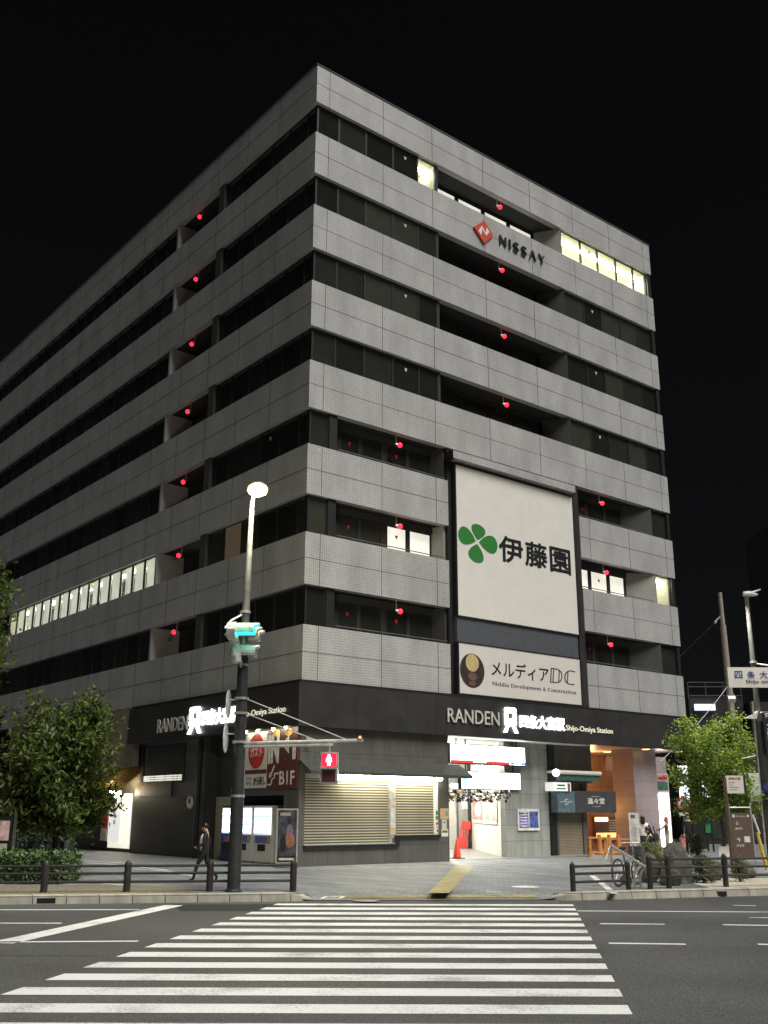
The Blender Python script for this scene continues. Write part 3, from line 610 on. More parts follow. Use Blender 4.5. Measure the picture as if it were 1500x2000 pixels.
w_ = MB(); w_.box(GX-0.012, GX-0.004, 9.13, 12.62, 2.97, 3.2); g_ = w_.build('pane', 'window_glow', fw_)
w_ = MB()
for i in range(19): w_.box(GX-0.03, GX-0.016, 9.13, 12.3, 3.2+0.062*i, 3.2+0.062*i+0.045)
for yv in (9.55, 9.9, 10.6, 11.6, 11.9): w_.box(GX-0.034, GX-0.03, yv-0.012, yv+0.012, 2.97, 4.38)
for zv in (3.03, 3.12): w_.box(GX-0.03, GX-0.016, 9.13, 12.3, zv, zv+0.02)
w_.build('blind', 'recess', fw_)
mb = MB()
for i in range(34): mb.box(0.88, 0.96, 5.9, 7.0, 2.35+0.064*i, 2.35+0.064*i+0.04)
mb.build('louvre_screen', 'pole_grey', B)
mb = MB(); mb.box(0.86, 0.98, 5.85, 6.95, 0.0, 2.3); mb.box(0.85, 0.86, 6.05, 6.5, 0.1, 0.95, 1); mb.build('service_door', ['beige_door', 'machine_white'], B)
# building continues to the left: tan wall, entrance with awning
mb = MB(); mb.box(0.02, 0.3, 12.86, 28, 3.6, 6.16); mb.box(0.9, 1.2, 13.6, 60, 0, 3.6, 1); mb.box(0.3, .9, 13, 60, 3.6, 3.7, 1); mb.build('left_wing_wall', ['tile_tan', 'fascia'], B)
mb = MB(); mb.box(0.86, 0.9, 14.4, 16.6, 0.15, 2.5); mb.build('entrance_door', 'window_glow', B)

# ------------------------------------------------------------------ signs on the building
def billboard_thing(): pass
t = thing('billboard', 'large cream billboard with green four-leaf logo and brush-style kanji', 'billboard', (11, -0.15, 9.27))
LO = Vector((11, -0.15, 9.27)); P = Plane(-LO+Vector((0, -0.15, 0)), (1, 0, 0), (0, -1, 0))
mb = MB(); P.rect(mb, 7.36, 14.64, 9.29, 15.64, -0.2, 0.0); mb.build('panel', 'white_panel', t)
mb = MB()
for u0, u1, v0, v1 in ((7.29, 7.36, 9.24, 15.69), (14.64, 14.70, 9.24, 15.69), (7.36, 14.64, 15.64, 15.70), (7.36, 14.64, 9.23, 9.29)): P.rect(mb, u0, u1, v0, v1, -0.2, 0.02)
mb.build('border', 'black', t)
def petal(mb, tip, dirv, L, wd):
    d = Vector((dirv[0], dirv[1])).normalized(); n = Vector((-d.y, d.x)); pts = []
    for i in range(25):
        s = math.pi*2*i/24; r = 0.5-0.5*math.cos(s)                    # teardrop, pointed at its tip
        wdt = math.sin(s)*math.sin(s/2)**0.9*wd*0.5*1.12
        q = Vector(tip)+d*(L*r)+n*wdt; pts.append((q.x, q.y))
    P.poly(mb, pts[:-1], 0.002, 0.012)
ctr = (8.52, 12.50)
for (dx, dy), L, wd in (((0.13, 0.9), 0.68, 0.92), ((-0.95, 0.2), 1.0, 0.86), ((0.95, 0.02), 1.08, 0.88), ((-0.15, -0.95), 0.80, 1.0)):
    mb = MB(); tp = (ctr[0]+0.10*dx, ctr[1]+0.10*dy); petal(mb, tp, (dx, dy), L, wd); mb.build('logo_leaf', 'leaf_logo', t)
for ch, u0, u1, v0, v1 in (('伊', 9.80, 11.22, 11.92, 13.02), ('藤', 11.40, 12.76, 11.96, 13.04), ('園', 12.98, 14.30, 11.94, 13.04)):
    mb = MB(); P.text(mb, ch, u0, u1, v0, v1, 0.008, 0, 0.03); mb.build('lettering', 'ink', t)
LO = Vector((11, -0.15, 6.2)); P = Plane(-LO+Vector((0, -0.15, 0)), (1, 0, 0), (0, -1, 0))
t = thing('billboard', 'wide cream sign with brown oval emblem above the lit station name', 'billboard', LO)
mb = MB(); P.rect(mb, 7.36, 14.60, 6.21, 8.19, -0.2, 0.0); mb.build('panel', 'cream_panel', t)
mb = MB()
for u0, u1, v0, v1 in ((7.29, 7.36, 6.16, 8.23), (14.60, 14.68, 6.16, 8.23), (7.36, 14.60, 8.19, 8.235), (7.36, 14.60, 6.155, 6.21)): P.rect(mb, u0, u1, v0, v1, -0.2, 0.02)
mb.build('border', 'black', t)
mb = MB(); P.disc(mb, 8.07, 7.14, 0.67, 0.68, 0.002, 0.01, 0); P.disc(mb, 8.07, 7.45, 0.36, 0.35, 0.01, 0.014, 1); P.disc(mb, 8.07, 6.91, 0.25, 0.16, 0.01, 0.014, 2); P.disc(mb, 8.07, 6.63, 0.2, 0.09, 0.01, 0.014, 2); mb.build('emblem', ['oval_dark', 'gold', 'copper'], t)
mb = MB(); P.text(mb, 'メルディア', 9.15, 12.55, 7.03, 7.66, 0.006, 0, 0.01); mb.build('lettering', 'ink', t)
for ch, u0, u1 in (('𝔻', 12.62, 13.38), ('ℂ', 13.50, 14.20)):
    mb = MB(); P.text(mb, ch, u0, u1, 7.03, 7.66, 0.006, 0, 0.0, skew=0.14); mb.build('lettering', 'ink_grey', t)
mb = MB(); P.text(mb, ''.join(chr(0x1D400+ord(c)-65) if c.isupper() else (chr(0x1D41A+ord(c)-97) if c.islower() else c) for c in 'Meldia Development & Construction'), 9.15, 14.28, 6.60, 6.80, 0.006); mb.build('lettering', 'ink_grey', t)
LO = Vector((11, 0, 27.0)); P = Plane(-LO, (1, 0, 0), (0, -1, 0))
t = thing('company_sign', 'raised red diamond emblem with dark letters on the white tile band', 'sign', LO)
mb = MB(); P.poly(mb, [(8.85, 27.52), (9.49, 26.90), (10.10, 27.53), (9.52, 28.12)], 0.02, 0.10, 0)
P.poly(mb, [(9.12, 27.42), (9.30, 27.24), (9.36, 27.60), (9.62, 27.34), (9.82, 27.62), (9.66, 27.80), (9.58, 27.48), (9.34, 27.76)], 0.10, 0.11, 1)
mb.build('emblem', ['logo_red', 'white_panel'], t)
mb = MB(); x = 10.55
for ch, wd in (('N', 0.42), ('I', 0.09), ('S', 0.34), ('S', 0.34), ('Λ', 0.45), ('Y', 0.42)):
    P.text(mb, ch, x, x+wd, 27.28, 27.78, 0.09, 0, 0.01, depth=0.06); x += wd+0.205
mb.build('lettering', 'ink', t)

def train_icon(P, u0, u1, v0, v1, n, t):
    mb = MB(); w_ = u1-u0; h = v1-v0
    vb = v0+0.26*h; r = 0.13*w_
    def rr(a0, a1, b0, b1, rad, n0, n1):
        pts = []
        for cx, cy, s in ((a1-rad, b1-rad, 0), (a0+rad, b1-rad, 90), (a0+rad, b0+rad, 180), (a1-rad, b0+rad, 270)):
            for i in range(5): q = R_(s+22.5*i); pts.append((cx+rad*math.cos(q), cy+rad*math.sin(q)))
        P.poly(mb, pts, n0, n1)
    rr(u0+0.12*w_, u1-0.12*w_, v1-0.22*h, v1, r, n, n+0.08)
    P.rect(mb, u0+0.12*w_, u0+0.30*w_, vb+0.28*h, v1-0.22*h, n, n+0.08); P.rect(mb, u1-0.30*w_, u1-0.12*w_, vb+0.28*h, v1-0.22*h, n, n+0.08)
    rr(u0+0.12*w_, u1-0.12*w_, vb, vb+0.29*h, r, n, n+0.08)
    P.poly(mb, [(u0+0.02*w_, v0), (u0+0.2*w_, v0), (u0+0.36*w_, vb-0.02*h), (u0+0.2*w_, vb-0.02*h)], n, n+0.08)
    P.poly(mb, [(u1-0.2*w_, v0), (u1-0.02*w_, v0), (u1-0.2*w_, vb-0.02*h), (u1-0.36*w_, vb-0.02*h)], n, n+0.08)
    mb.build('train_icon', 'sign_white', t)
def station_sign(label, LO, U, N, us, vs, off):
    P = Plane(Vector((-LO[0], -LO[1], -LO[2]))+off, U, N); t = thing('station_sign', label, 'sign', LO)
    (a, b), (c, d_), (e, f), (g, h) = us; (va, vb_), (vc, vd), (ve, vf), (vg, vh) = vs
    mb = MB(); P.text(mb, 'RANDEN', a, b, va, vb_, 0.07, 0, 0.010, depth=0.03); mb.build('lettering', 'letter_grey', t)
    train_icon(P, c, d_, vc, vd, 0.01, t)
    mb = MB(); P.text(mb, '四条大宮駅', e, f, ve, vf, 0.08, 0, 0.018, depth=0.05); mb.build('lettering', 'sign_white', t)
    mb = MB(); P.text(mb, 'Shijo-Omiya Station', g, h, vg, vh, 0.05, 0, 0.0, depth=0.02); mb.build('lettering', 'letter_warm', t)
station_sign('lit white station name with train icon over the entrance passage', (10, -0.312, 4.8), (1, 0, 0), (0, -1, 0),
             ((6.52, 9.30), (9.53, 10.37), (10.50, 13.17), (13.30, 16.36)), ((5.05, 5.57), (4.80, 5.80), (5.04, 5.56), (5.00, 5.29)), Vector((0, -0.302, 0)))
station_sign('lit white station name behind the lamp pole, on the side street face', (-0.3, 6, 4.8), (0, -1, 0), (-1, 0, 0),
             ((-9.95, -7.40), (-7.36, -6.28), (-6.18, -3.65), (-3.55, -0.46)), ((4.86, 5.40), (4.66, 5.70), (4.93, 5.52), (5.0, 5.28)), Vector((-0.302, 0, 0)))

# restaurant boards on the side wall
SB = Plane((-0.07, -0.93, 0.07), (0, -0.962, 0), (-1, 0, 0), V=(0, 0, 0.985))
t = thing('restaurant_sign', 'white board with red ellipse and kana beside the brown IN board', 'sign', (0, 0, 0))
P = SB
mb = MB(); P.rect(mb, -4.5, -2.98, 2.52, 4.50, -0.06, 0.0); mb.build('panel', 'white_panel', t)
mb = MB(); P.disc(mb, -3.72, 3.82, 0.56, 0.62, 0.002, 0.010, 0); P.text(mb, 'ガスト', -4.12, -3.30, 3.62, 3.95, 0.014, 1, 0.03); P.rect(mb, -4.1, -3.36, 4.03, 4.17, 0.010, 0.014, 2); mb.build('emblem', ['red_paint', 'cloth_white', 'yellow_paint'], t)
mb = MB(); P.rect(mb, -4.5, -2.98, 3.02, 3.16, 0.002, 0.008, 0); P.text(mb, 'から好し', -3.85, -3.05, 2.62, 2.92, 0.008, 1, 0.03); P.text(mb, 'から揚げ', -4.42, -3.95, 2.80, 2.92, 0.008, 1); P.text(mb, '専門店', -4.35, -3.98, 2.62, 2.75, 0.008, 1); mb.build('lettering', ['maroon', 'ink'], t)
t = thing('restaurant_sign', 'brown board reading IN with arrow and stairs down to B1F', 'sign', (0, 0, 0))
P = SB
mb = MB(); P.rect(mb, -2.96, -1.0, 2.48, 4.56, -0.06, 0.0); mb.build('panel', 'maroon', t)
mb = MB(); P.text(mb, 'IN', -2.86, -2.22, 3.38, 4.32, 0.008, 0, 0.05)
P.poly(mb, [(-2.0, 3.98), (-1.55, 4.3), (-1.55, 4.1), (-1.12, 4.1), (-1.12, 3.45), (-1.32, 3.45), (-1.32, 3.88), (-1.55, 3.88), (-1.55, 3.66)], 0.002, 0.01)
P.text(mb, 'B1F', -2.1, -1.15, 2.62, 3.06, 0.008, 0, 0.03)
st = [(-2.86, 2.62), (-2.62, 2.62), (-2.62, 2.82), (-2.44, 2.82), (-2.44, 3.0), (-2.2, 3.0)]
for (a0, b0), (a1, b1) in zip(st[:-1], st[1:]): P.rect(mb, min(a0, a1)-0.03, max(a0, a1)+0.03, min(b0, b1)-0.03, max(b0, b1)+0.03, 0.002, 0.01)
P.poly(mb, [(-2.72, 2.98), (-2.48, 3.3), (-2.42, 3.25), (-2.66, 2.92)], 0.002, 0.01); P.poly(mb, [(-2.8, 2.84), (-2.78, 3.04), (-2.6, 2.92)], 0.002, 0.01)
mb.build('lettering', 'cloth_white', t)
mb = MB()
for u in (-2.4, -1.6): P.disc(mb, u, 4.40, 0.26, 0.13, 0.002, 0.006)
mb.build('printed_fruit', 'yellow_cloth', t)
t = thing('sign_spotlights', 'bar of small white spotlights over the restaurant boards', 'spotlight', (-0.32, 1.75, 4.52))
mb = MB(); mb.tube((0, -1.6, 0.06), (0, 1.6, 0.06), 0.02); mb.build('bar', 'pole_dark', t)
mb = MB()
for yv in (-1.3, -0.5, 0.5, 1.3): mb = MB(); mb.ball((0.02, yv, 0.0), 0.06); mb.build('bulb', 'tube', t)
# security camera
t = thing('security_camera', 'small white security camera on the kiosk wall corner', 'camera', (0.28, -0.02, 4.15))
mb = MB(); mb.box(-0.05, 0.05, -0.06, 0.02, -0.05, 0.05); mb.tube((0, -0.05, -0.02), (-0.02, -0.3, -0.08), 0.05); mb.build('housing', 'signal_grey', t)

# red alarm lamps, one per balcony
ORD = ['topmost', 'second from top', 'third from top', 'fourth from top', 'fifth from top', 'sixth from top', 'lowest']
def alarm(face, a, k, label):
    z = zb(k+1)-0.42; loc = (a, 0.18, z) if face == 'R' else (0.18, a, z); s = -1 if face == 'R' else 1
    t = thing('alarm_lamp', label, 'alarm lamp', loc, 0.0, 'red alarm lamps under the balcony ceilings')
    mb = MB(); mb.ball((0, 0, 0), 0.105, n=14); mb.build('lens', 'alarm_red', t, smooth=True)
    mb = MB()
    if face == 'R': mb.tube((-0.04, 0.05, 0.02), (-0.2, 0.05, 0.02), 0.075, 0.03); mb.tube((-0.16, 0.05, 0.02), (-0.16, 0.05, 0.42), 0.018)
    else: mb.tube((0.05, -0.04, 0.02), (0.05, -0.2, 0.02), 0.075, 0.03); mb.tube((0.05, -0.16, 0.02), (0.05, -0.16, 0.42), 0.018)
    mb.build('bracket', 'steel', t)
for k in range(7):
    n_ = ORD[6-k]
    alarm('L', 10.05, k, 'red round alarm lamp, %s in the column on the left face' % n_)
    if k > 2: alarm('R', 10.9, k, 'red round alarm lamp above the billboards, %s of four' % ['lowest', 'third', 'second', 'top'][k-3])
    else:
        alarm('R', 4.62, k, 'red round alarm lamp left of the billboards, %s of three' % ['lowest', 'middle', 'top'][k])
        alarm('R', 17.25, k, 'red round alarm lamp right of the billboards, %s of three' % ['lowest', 'middle', 'top'][k])

# fluorescent lamps under the kiosk awning
for xa, xb_, lb in ((1.75, 3.62, 'left of two bright fluorescent tubes over the closed kiosk shutters'), (3.78, 6.25, 'right of two bright fluorescent tubes over the closed kiosk shutters')):
    t = thing('fluorescent_lamp', lb, 'lamp', ((xa+xb_)/2, -0.25, 2.98), 0, 'fluorescent tubes under the kiosk awning')
    h = (xb_-xa)/2; mb = MB(); mb.tube((-h, 0, -0.04), (h, 0, -0.04), 0.075); mb.build('tube', 'tube', t); mb = MB(); mb.box(-h, h, -0.05, 0.05, 0.02, 0.09); mb.build('housing', 'signal_grey', t)
# notices on the kiosk jamb
def notice(name, label, x0, x1, z0, z1, base, blocks, y=-0.012, cat='notice'):
    mb = MB(); mb.box(x0, x1, y, y+0.01, z0, z1)
    mats = [base]
    for (a, b, c, d_, m_) in blocks:
        if m_ not in mats: mats.append(m_)
        mb.box(x0+(x1-x0)*a, x0+(x1-x0)*b, y-0.004, y, z0+(z1-z0)*c, z0+(z1-z0)*d_, mats.index(m_))
    return tag(mb.build(name, mats), label, cat)
notice('notice', 'green emergency notice strip on the white jamb by the entrance', 6.165, 6.295, 1.44, 1.82, 'cloth_white', [(0.1, 0.9, 0.55, 0.95, 'green_paint'), (0.1, 0.9, 0.1, 0.45, 'green_paint')], y=-0.004)
notice('notice', 'white notice with dark red blocks below the green notice', 6.165, 6.295, 1.0, 1.40, 'cloth_white', [(0.1, 0.9, 0.75, 0.95, 'red_paint'), (0.4, 0.9, 0.1, 0.3, 'maroon'), (0.4, 0.6, 0.45, 0.6, 'maroon')], y=-0.004)
notice('notice', 'pair of tan posters on the stone jamb beside the station entrance', 6.40, 6.82, 1.50, 1.88, 'beige_door', [(0.1, 0.45, 0.1, 0.9, 'yellow_cloth'), (0.55, 0.9, 0.3, 0.8, 'concrete')])
notice('notice', 'narrow pale slip of paper below the tan posters', 6.47, 6.72, 1.15, 1.48, 'blind_white', [(0.2, 0.8, 0.6, 0.8, 'concrete')])
notice('notice', 'white notice with a red band lowest on the stone jamb', 6.45, 6.78, 0.88, 1.14, 'cloth_white', [(0.08, 0.92, 0.5, 0.85, 'rust')])
notice('notice', 'long faded notice strip on the post between the shutters', 4.02, 4.22, 0.98, 2.1, 'blind_white', [(0.1, 0.9, 0.75, 0.98, 'poster_pink'), (0.1, 0.9, 0.5, 0.52, 'yellow_cloth'), (0.1, 0.9, 0.05, 0.2, 'yellow_cloth')], y=0.005)
# lit boxes over the station entrance
def lightbox(label, px0, px1, py0, py1, Y, panels, depth=0.25):
    a = onY(px0, (py0+py1)/2, Y).x; b = onY(px1, (py0+py1)/2, Y).x; z1 = onY((px0+px1)/2, py0, Y).z; z0 = onY((px0+px1)/2, py1, Y).z
    t = thing('light_box', label, 'light box', ((a+b)/2, Y, z0)); L = b-a
    mb = MB(); mb.box(-L/2, L/2, 0.012, depth, 0, z1-z0); mb.build('case', 'black', t)
    for u0, u1, base, bl in panels:
        mb = MB(); x0 = -L/2+L*u0; x1 = -L/2+L*u1; h = z1-z0; mats = [base]
        mb.box(x0+0.03, x1-0.03, 0.0, 0.012, 0.04, h-0.04)
        for c0, c1, v0, v1, m_ in bl:
            if m_ not in mats: mats.append(m_)
            mb.box(x0+(x1-x0)*c0, x0+(x1-x0)*c1, -0.004, 0.0, h*v0, h*v1, mats.index(m_))
        mb.build('lit_panel', mats, t)
    mb = MB(); mb.tube((-L*0.4, 0.1, z1-z0), (-L*0.4, 0.1, 4.55-z0), 0.03); mb.tube((L*0.4, 0.1, z1-z0), (L*0.4, 0.1, 4.55-z0), 0.03); mb.build('hanger', 'pole_dark', t)
    return t
lightbox('upper bright light box with a red lower border above the entrance', 879, 1026, 1455, 1494, 0.7, [(0.0, 0.77, 'box_white', [(0.01, 0.38, 0.06, 0.18, 'box_red'), (0.60, 0.99, 0.06, 0.18, 'box_red'), (0.01, 0.99, 0.05, 0.10, 'box_red')]), (0.77, 1.0, 'box_white', [(0.1, 0.3, 0.06, 0.18, 'box_blue'), (0.72, 0.98, 0.06, 0.18, 'box_blue')])])
lightbox('lower bright light box of two white panels above the garland', 901, 1017, 1507, 1543, 1.9-1.0, [(0.0, 0.36, 'box_white', [(0.05, 0.3, 0.1, 0.7, 'box_cyan')]), (0.36, 1.0, 'box_white', [(0.75, 0.95, 0.12, 0.2, 'box_cyan')])], depth=0.2)
t = thing('lit_letters', 'small cluster of glowing white letters left of the lower light box', 'sign', onY(891, 1540, 4.0))
mb = MB()
for i in range(4): mb.ball((-0.25+0.17*i, 0, 0.1), 0.1, 0.05, 0.12)
mb.box(-0.36, 0.4, 0.04, 0.1, -0.05, 0.7, 1); mb.build('letters', ['sign_white', 'pole_grey'], t)
# flower garland
t = thing('flower_garland', 'row of black, white and yellow artificial flowers hanging across the entrance', 'garland', onY(935, 1554, 0.9))
L = onY(996, 1556, .9).x-onY(880, 1556, .9).x
mb = MB(); mb.tube((-L/2, 0, 0.1), (L/2, 0, 0.1), 0.02, mi=0)
for i in range(240):
    c = Vector((rnd.uniform(-L/2, L/2), rnd.uniform(-0.15, 0.15), rnd.uniform(-0.22, 0.2))); s = rnd.uniform(0.03, 0.1)
    T = Matrix.Rotation(rnd.uniform(0, 3), 3, (rnd.random(), rnd.random(), rnd.random())); mb.ball(c, s, s, s*0.35, n=7, mi=rnd.choice([0, 0, 0, 1, 1, 2, 3]), T=T)
mb.build('flowers', ['ink', 'cloth_white', 'yellow_paint', 'brown_board'], t)
# poster on the passage wall, facing the street
def on_wall(s, z, off=0.02): return a+d*s+Vector((0, 0, z))+n*off
a = Vector((PX1+0.02, 1.3, 0)); b = onZ(922, 1657, 0.0); d = (b-a).normalized(); n = Vector((-d.y, d.x, 0))
if n.dot(CAM-a) < 0: n = -n
LW = (b-a).length
cp = a+d*(LW*0.5)+n*0.03+Vector((0, 0, 1.5))
P = Plane((0, 0, 0), -d, n); t = thing('poster', 'wide red and white poster on the white passage wall', 'poster', cp)
mb = MB(); P.rect(mb, -LW*0.42, LW*0.42, -0.25, 0.85, 0, 0.02); mb.build('sheet', 'cloth_white', t)
mb = MB(); P.rect(mb, -LW*0.40, -LW*0.02, -0.1, 0.8, 0.02, 0.024, 0); P.rect(mb, LW*0.02, LW*0.40, -0.1, 0.8, 0.02, 0.024, 1); P.disc(mb, -LW*0.2, 0.35, LW*0.12, 0.3, 0.024, 0.028, 2); P.disc(mb, LW*0.25, 0.3, LW*0.07, 0.35, 0.024, 0.028, 2); mb.build('print', ['poster_red', 'poster_pink', 'cloth_white'], t)
# station interior objects
loc = onZ(893, 1677, 0.012)
t = thing('traffic_cone', 'orange traffic cone standing on the entrance floor', 'cone', loc)
mb = MB(); mb.lathe([(0.17, 0.03), (0.155, 0.08), (0.035, 0.74), (0.02, 0.76)], 18); mb.build('cone', 'orange_cone', t, smooth=True); mb = MB(); mb.box(-0.22, 0.22, -0.22, 0.22, 0, 0.035); mb.build('base', 'rust', t)
loc = onZ(909, 1657, 0.012)
t = thing('folding_cart', 'red folded stand leaning at the end of the entrance passage', 'stand', loc, VROT)
mb = MB()
for i in range(4): mb.tube((-0.35+0.12*i, 0.05*i, 0.0), (-0.1+0.12*i, 0.1+0.05*i, 1.3-0.05*i), 0.04)
mb.box(-0.38, 0.1, 0, 0.15, 0.0, 0.5); mb.box(-0.15, 0.3, 0.1, 0.16, 0.9, 1.3); mb.build('frame', 'red_paint', t)
t = thing('floor_stand', 'small white box on a black foot at the passage wall', 'box', onZ(983, 1671, 0.012), VROT)
mb = MB(); mb.box(-0.2, 0.2, -0.1, 0.1, 0.05, 0.35); mb.build('box', 'cloth_white', t); mb = MB(); mb.box(-0.22, 0.28, -0.12, 0.12, 0, 0.05); mb.build('foot', 'black', t)
# notice case on the pillar
x0 = onY(1010, 1600, 0.98).x; x1 = onY(1052, 1600, 0.98).x; z1 = onY(1030, 1580, 0.98).z; z0 = onY(1030, 1622, 0.98).z
t = thing('poster_case', 'two blue posters in a white frame on the stone entrance pillar', 'poster', ((x0+x1)/2, 0.99, z0)); h = z1-z0; L = x1-x0
mb = MB(); mb.box(-L/2, L/2, -0.06, 0.0, 0, h); mb.build('frame', 'cloth_white', t)
mb = MB(); mb.box(-L/2+0.08, -0.03, -0.066, -0.06, 0.1, h-0.1, 0); mb.box(0.03, L/2-0.08, -0.066, -0.06, 0.1, h-0.1, 1)
for i in range(7): mb.box(-L/2+0.14, -0.1, -0.07, -0.066, 0.16+0.11*i, 0.2+0.11*i, 2)
mb.build('posters', ['poster_violet', 'poster_blue', 'cloth_white'], t)
# shop bay objects
yA = 0.45
x0 = onY(1086, 1514, yA).x; x1 = onY(1171, 1516, yA).x; z_ = onY(1130, 1512, yA).z
t = thing('rolled_awning', 'white rolled awning case with green valance above the dark shop sign', 'awning', ((x0+x1)/2, yA, z_)); h = (x1-x0)/2
mb = MB(); mb.box(-h, h, -0.1, 0.55, 0.02, 0.12); mb.tube((-h, -0.05, 0.05), (h, -0.05, 0.05), 0.09); mb.build('case', 'machine_white', t); mb = MB(); mb.box(-h+0.05, h-0.05, -0.03, 0.0, -0.28, -0.02); mb.build('valance', 'awning_green', t); mb = MB(); mb.ball((-h-0.05, -0.05, 0.02), 0.16); mb.build('end_lamp', 'box_white', t)
x0 = onY(1082, 1536, 0.5).x; x1 = onY(1115, 1536, 0.5).x; z1 = onY(1098, 1528, 0.5).z; z0 = onY(1098, 1545, 0.5).z
t = thing('projecting_sign', 'small white lit box sign at the left end of the shop awning', 'sign', ((x0+x1)/2, 0.5, z0)); h = z1-z0; L = x1-x0
mb = MB(); mb.box(-L/2, L/2, 0, 0.5, 0, h); mb.build('case', 'soft_white', t); mb = MB(); mb.box(-L*0.3, L*0.15, -0.006, 0, h*0.55, h*0.75); mb.box(-L*0.35, L*0.2, -0.006, 0, h*0.2, h*0.35); mb.box(L*0.3, L*0.45, -0.006, 0, 0, h*0.9, 1); mb.build('lettering', ['leaf_logo', 'rust'], t)
x0 = onY(1090, 1566, 0.55).x; xm = onY(1124, 1566, 0.55).x; x1 = onY(1203, 1566, 0.55).x; z1 = onY(1150, 1545, 0.55).z; z0 = onY(1150, 1587, 0.55).z
t = thing('shop_sign', 'wide dark grey shop sign with white brush kanji over the bakery', 'sign', ((x0+x1)/2, 0.55, z0)); h = z1-z0; L = (x1-x0)/2; um = xm-(x0+x1)/2
mb = MB(); mb.box(um, L, 0, 0.4, 0, h); mb.build('dark_panel', 'sign_dark', t); mb = MB(); mb.box(-L, um, 0.02, 0.4, 0.0, h-0.02); mb.build('teal_panel', 'sign_teal', t)
P = Plane((0, 0, 0), (1, 0, 0), (0, -1, 0)); mb = MB(); c_ = (um+L)/2; P.text(mb, '進々堂', c_-0.56, c_+0.56, h*0.40, h*0.68, 0.006, 0, 0.03); P.text(mb, 'SHINSHINDO', c_-0.28, c_+0.28, h*0.26, h*0.30, 0.006); P.text(mb, 'BAKERY', c_-0.28, c_+0.28, h*0.73, h*0.77, 0.006); cs = (um-L)/2
P.text(mb, 'S', cs-0.12, cs+0.12, h*0.35, h*0.62, -0.014, 1); P.rect(mb, cs-0.4, cs+0.4, h*0.47, h*0.50, -0.018, -0.014, 1); mb.build('lettering', ['cloth_white', 'blind_white'], t)
# bakery front inside the porch
x0 = onY(1160, 1620, OY-0.1).x; x1 = onY(1215, 1620, OY-0.1).x; z1 = onY(1186, 1595, OY-0.1).z; z0 = onY(1186, 1640, OY-0.1).z
t = thing('menu_case', 'dark framed bakery menu case glowing orange on the porch wall', 'menu board', ((x0+x1)/2, OY-0.02, z0)); L = (x1-x0)/2; h = z1-z0
mb = MB(); mb.box(-L, L, -0.14, 0, 0, h); mb.build('frame', 'brown_board', t)
mb = MB(); mb.box(-L+0.1, L-0.1, -0.15, -0.14, 0.1, h*0.3, 0); mb.box(-L+0.05, -L*0.1, -0.19, -0.14, h*0.8, h*0.97, 1)
for i in range(5): mb.box(0.0, L*0.85, -0.15, -0.14, h*(0.38+0.11*i), h*(0.42+0.11*i), 2)
mb.build('goods', ['bread_glow', 'warm_lamp', 'cloth_beige'], t)
x0 = onY(1143, 1640, 1.6).x; x1 = onY(1160, 1640, 1.6).x
t = thing('bakery_counter', 'glowing orange bakery shelf just right of the brown shutter', 'shelf', (x1, 2.2, 0.014))
mb = MB(); mb.box(-1.3, 0.3, 0.5, 1.2, 0, 1.3); mb.build('cabinet', 'wood', t)
mb = MB(); mb.box(-1.3, 0.0, 0.3, 0.5, 1.3, 2.6); mb.build('lit_back', 'bread_glow', t)
mb = MB()
for i in range(5): mb.box(-1.2, 0.2, 0.2, 0.5, 0.3+0.45*i, 0.33+0.45*i)
mb.build('shelf_board', 'wood', t)
lc = onZ(1185, 1677, 0.014)
for i, (px, lb) in enumerate(((1172, 'left of three orange barrier posts joined by a bar before the bakery'), (1191, 'middle of three orange barrier posts joined by a bar before the bakery'), (1209, 'right of three orange barrier posts joined by a bar before the bakery'))):
    t = thing('barrier_post', lb, 'barrier', onZ(px, 1668, 0.014), VROT, 'orange barrier posts in the porch')
    mb = MB(); mb.lathe([(0.24, 0), (0.24, 0.06), (0.14, 0.1), (0.08, 0.72), (0.08, 0.8), (0.0, 0.82)], 14); mb.build('post', 'barrier_orange', t); mb = MB(); mb.tube((-0.05, 0, 0.62), (0.6, 0, 0.60), 0.035); mb.build('bar', 'barrier_orange', t)
t = thing('wooden_table', 'small orange wooden table in front of the bakery', 'table', onZ(1166, 1673, 0.014), VROT)
mb = MB(); mb.box(-0.35, 0.45, -0.3, 0.3, 0.70, 0.76); mb.build('tabletop', 'wood', t)
for sx, sy in ((-0.3, -0.25), (0.4, -0.25), (-0.3, 0.25), (0.4, 0.25)):
    mb = MB(); mb.box(sx-0.04, sx+0.04, sy-0.04, sy+0.04, 0, 0.70); mb.build('leg', 'wood', t)
# porch downlights and their light
dl = [(1186, 1468, 'round ceiling lamp nearest the shop sign, under the porch'), (1264, 1463, 'round ceiling lamp at the middle of the canopy front edge'), (1329, 1468, 'round ceiling lamp at the right end of the canopy'), (1204, 1481, 'round ceiling lamp deeper in the porch, over the bakery'), (1200, 1487.5, 'small round ceiling lamp deepest in the porch')]
for i, (px, py, lb) in enumerate(dl):
    p = onZ(px, py, 4.535)
    if p.y < 0.05: p.y = 0.05
    t = thing('ceiling_lamp', lb, 'ceiling lamp', p, 0, 'round lamps in the porch ceiling')
    mb = MB(); mb.lathe([(0.19, 0.0), (0.17, -0.02), (0.02, -0.03)], 16); mb.build('diffuser', 'warm_lamp', t)
    mb = MB(); mb.lathe([(0.24, 0.022), (0.24, -0.005), (0.2, -0.008)], 16); mb.build('rim', 'steel', t)
def point(name, loc, e, col, r=0.15):
    l = bpy.data.lights.new(name, 'POINT'); l.energy = e; l.color = col; l.shadow_soft_size = r
    o = bpy.data.objects.new(name, l); COL.objects.link(o); o.location = loc; return o
point('porch_lamp_light', (SX1+2.5, 3.3, 3.9), 260, (1.0, 0.55, 0.22), 0.3)
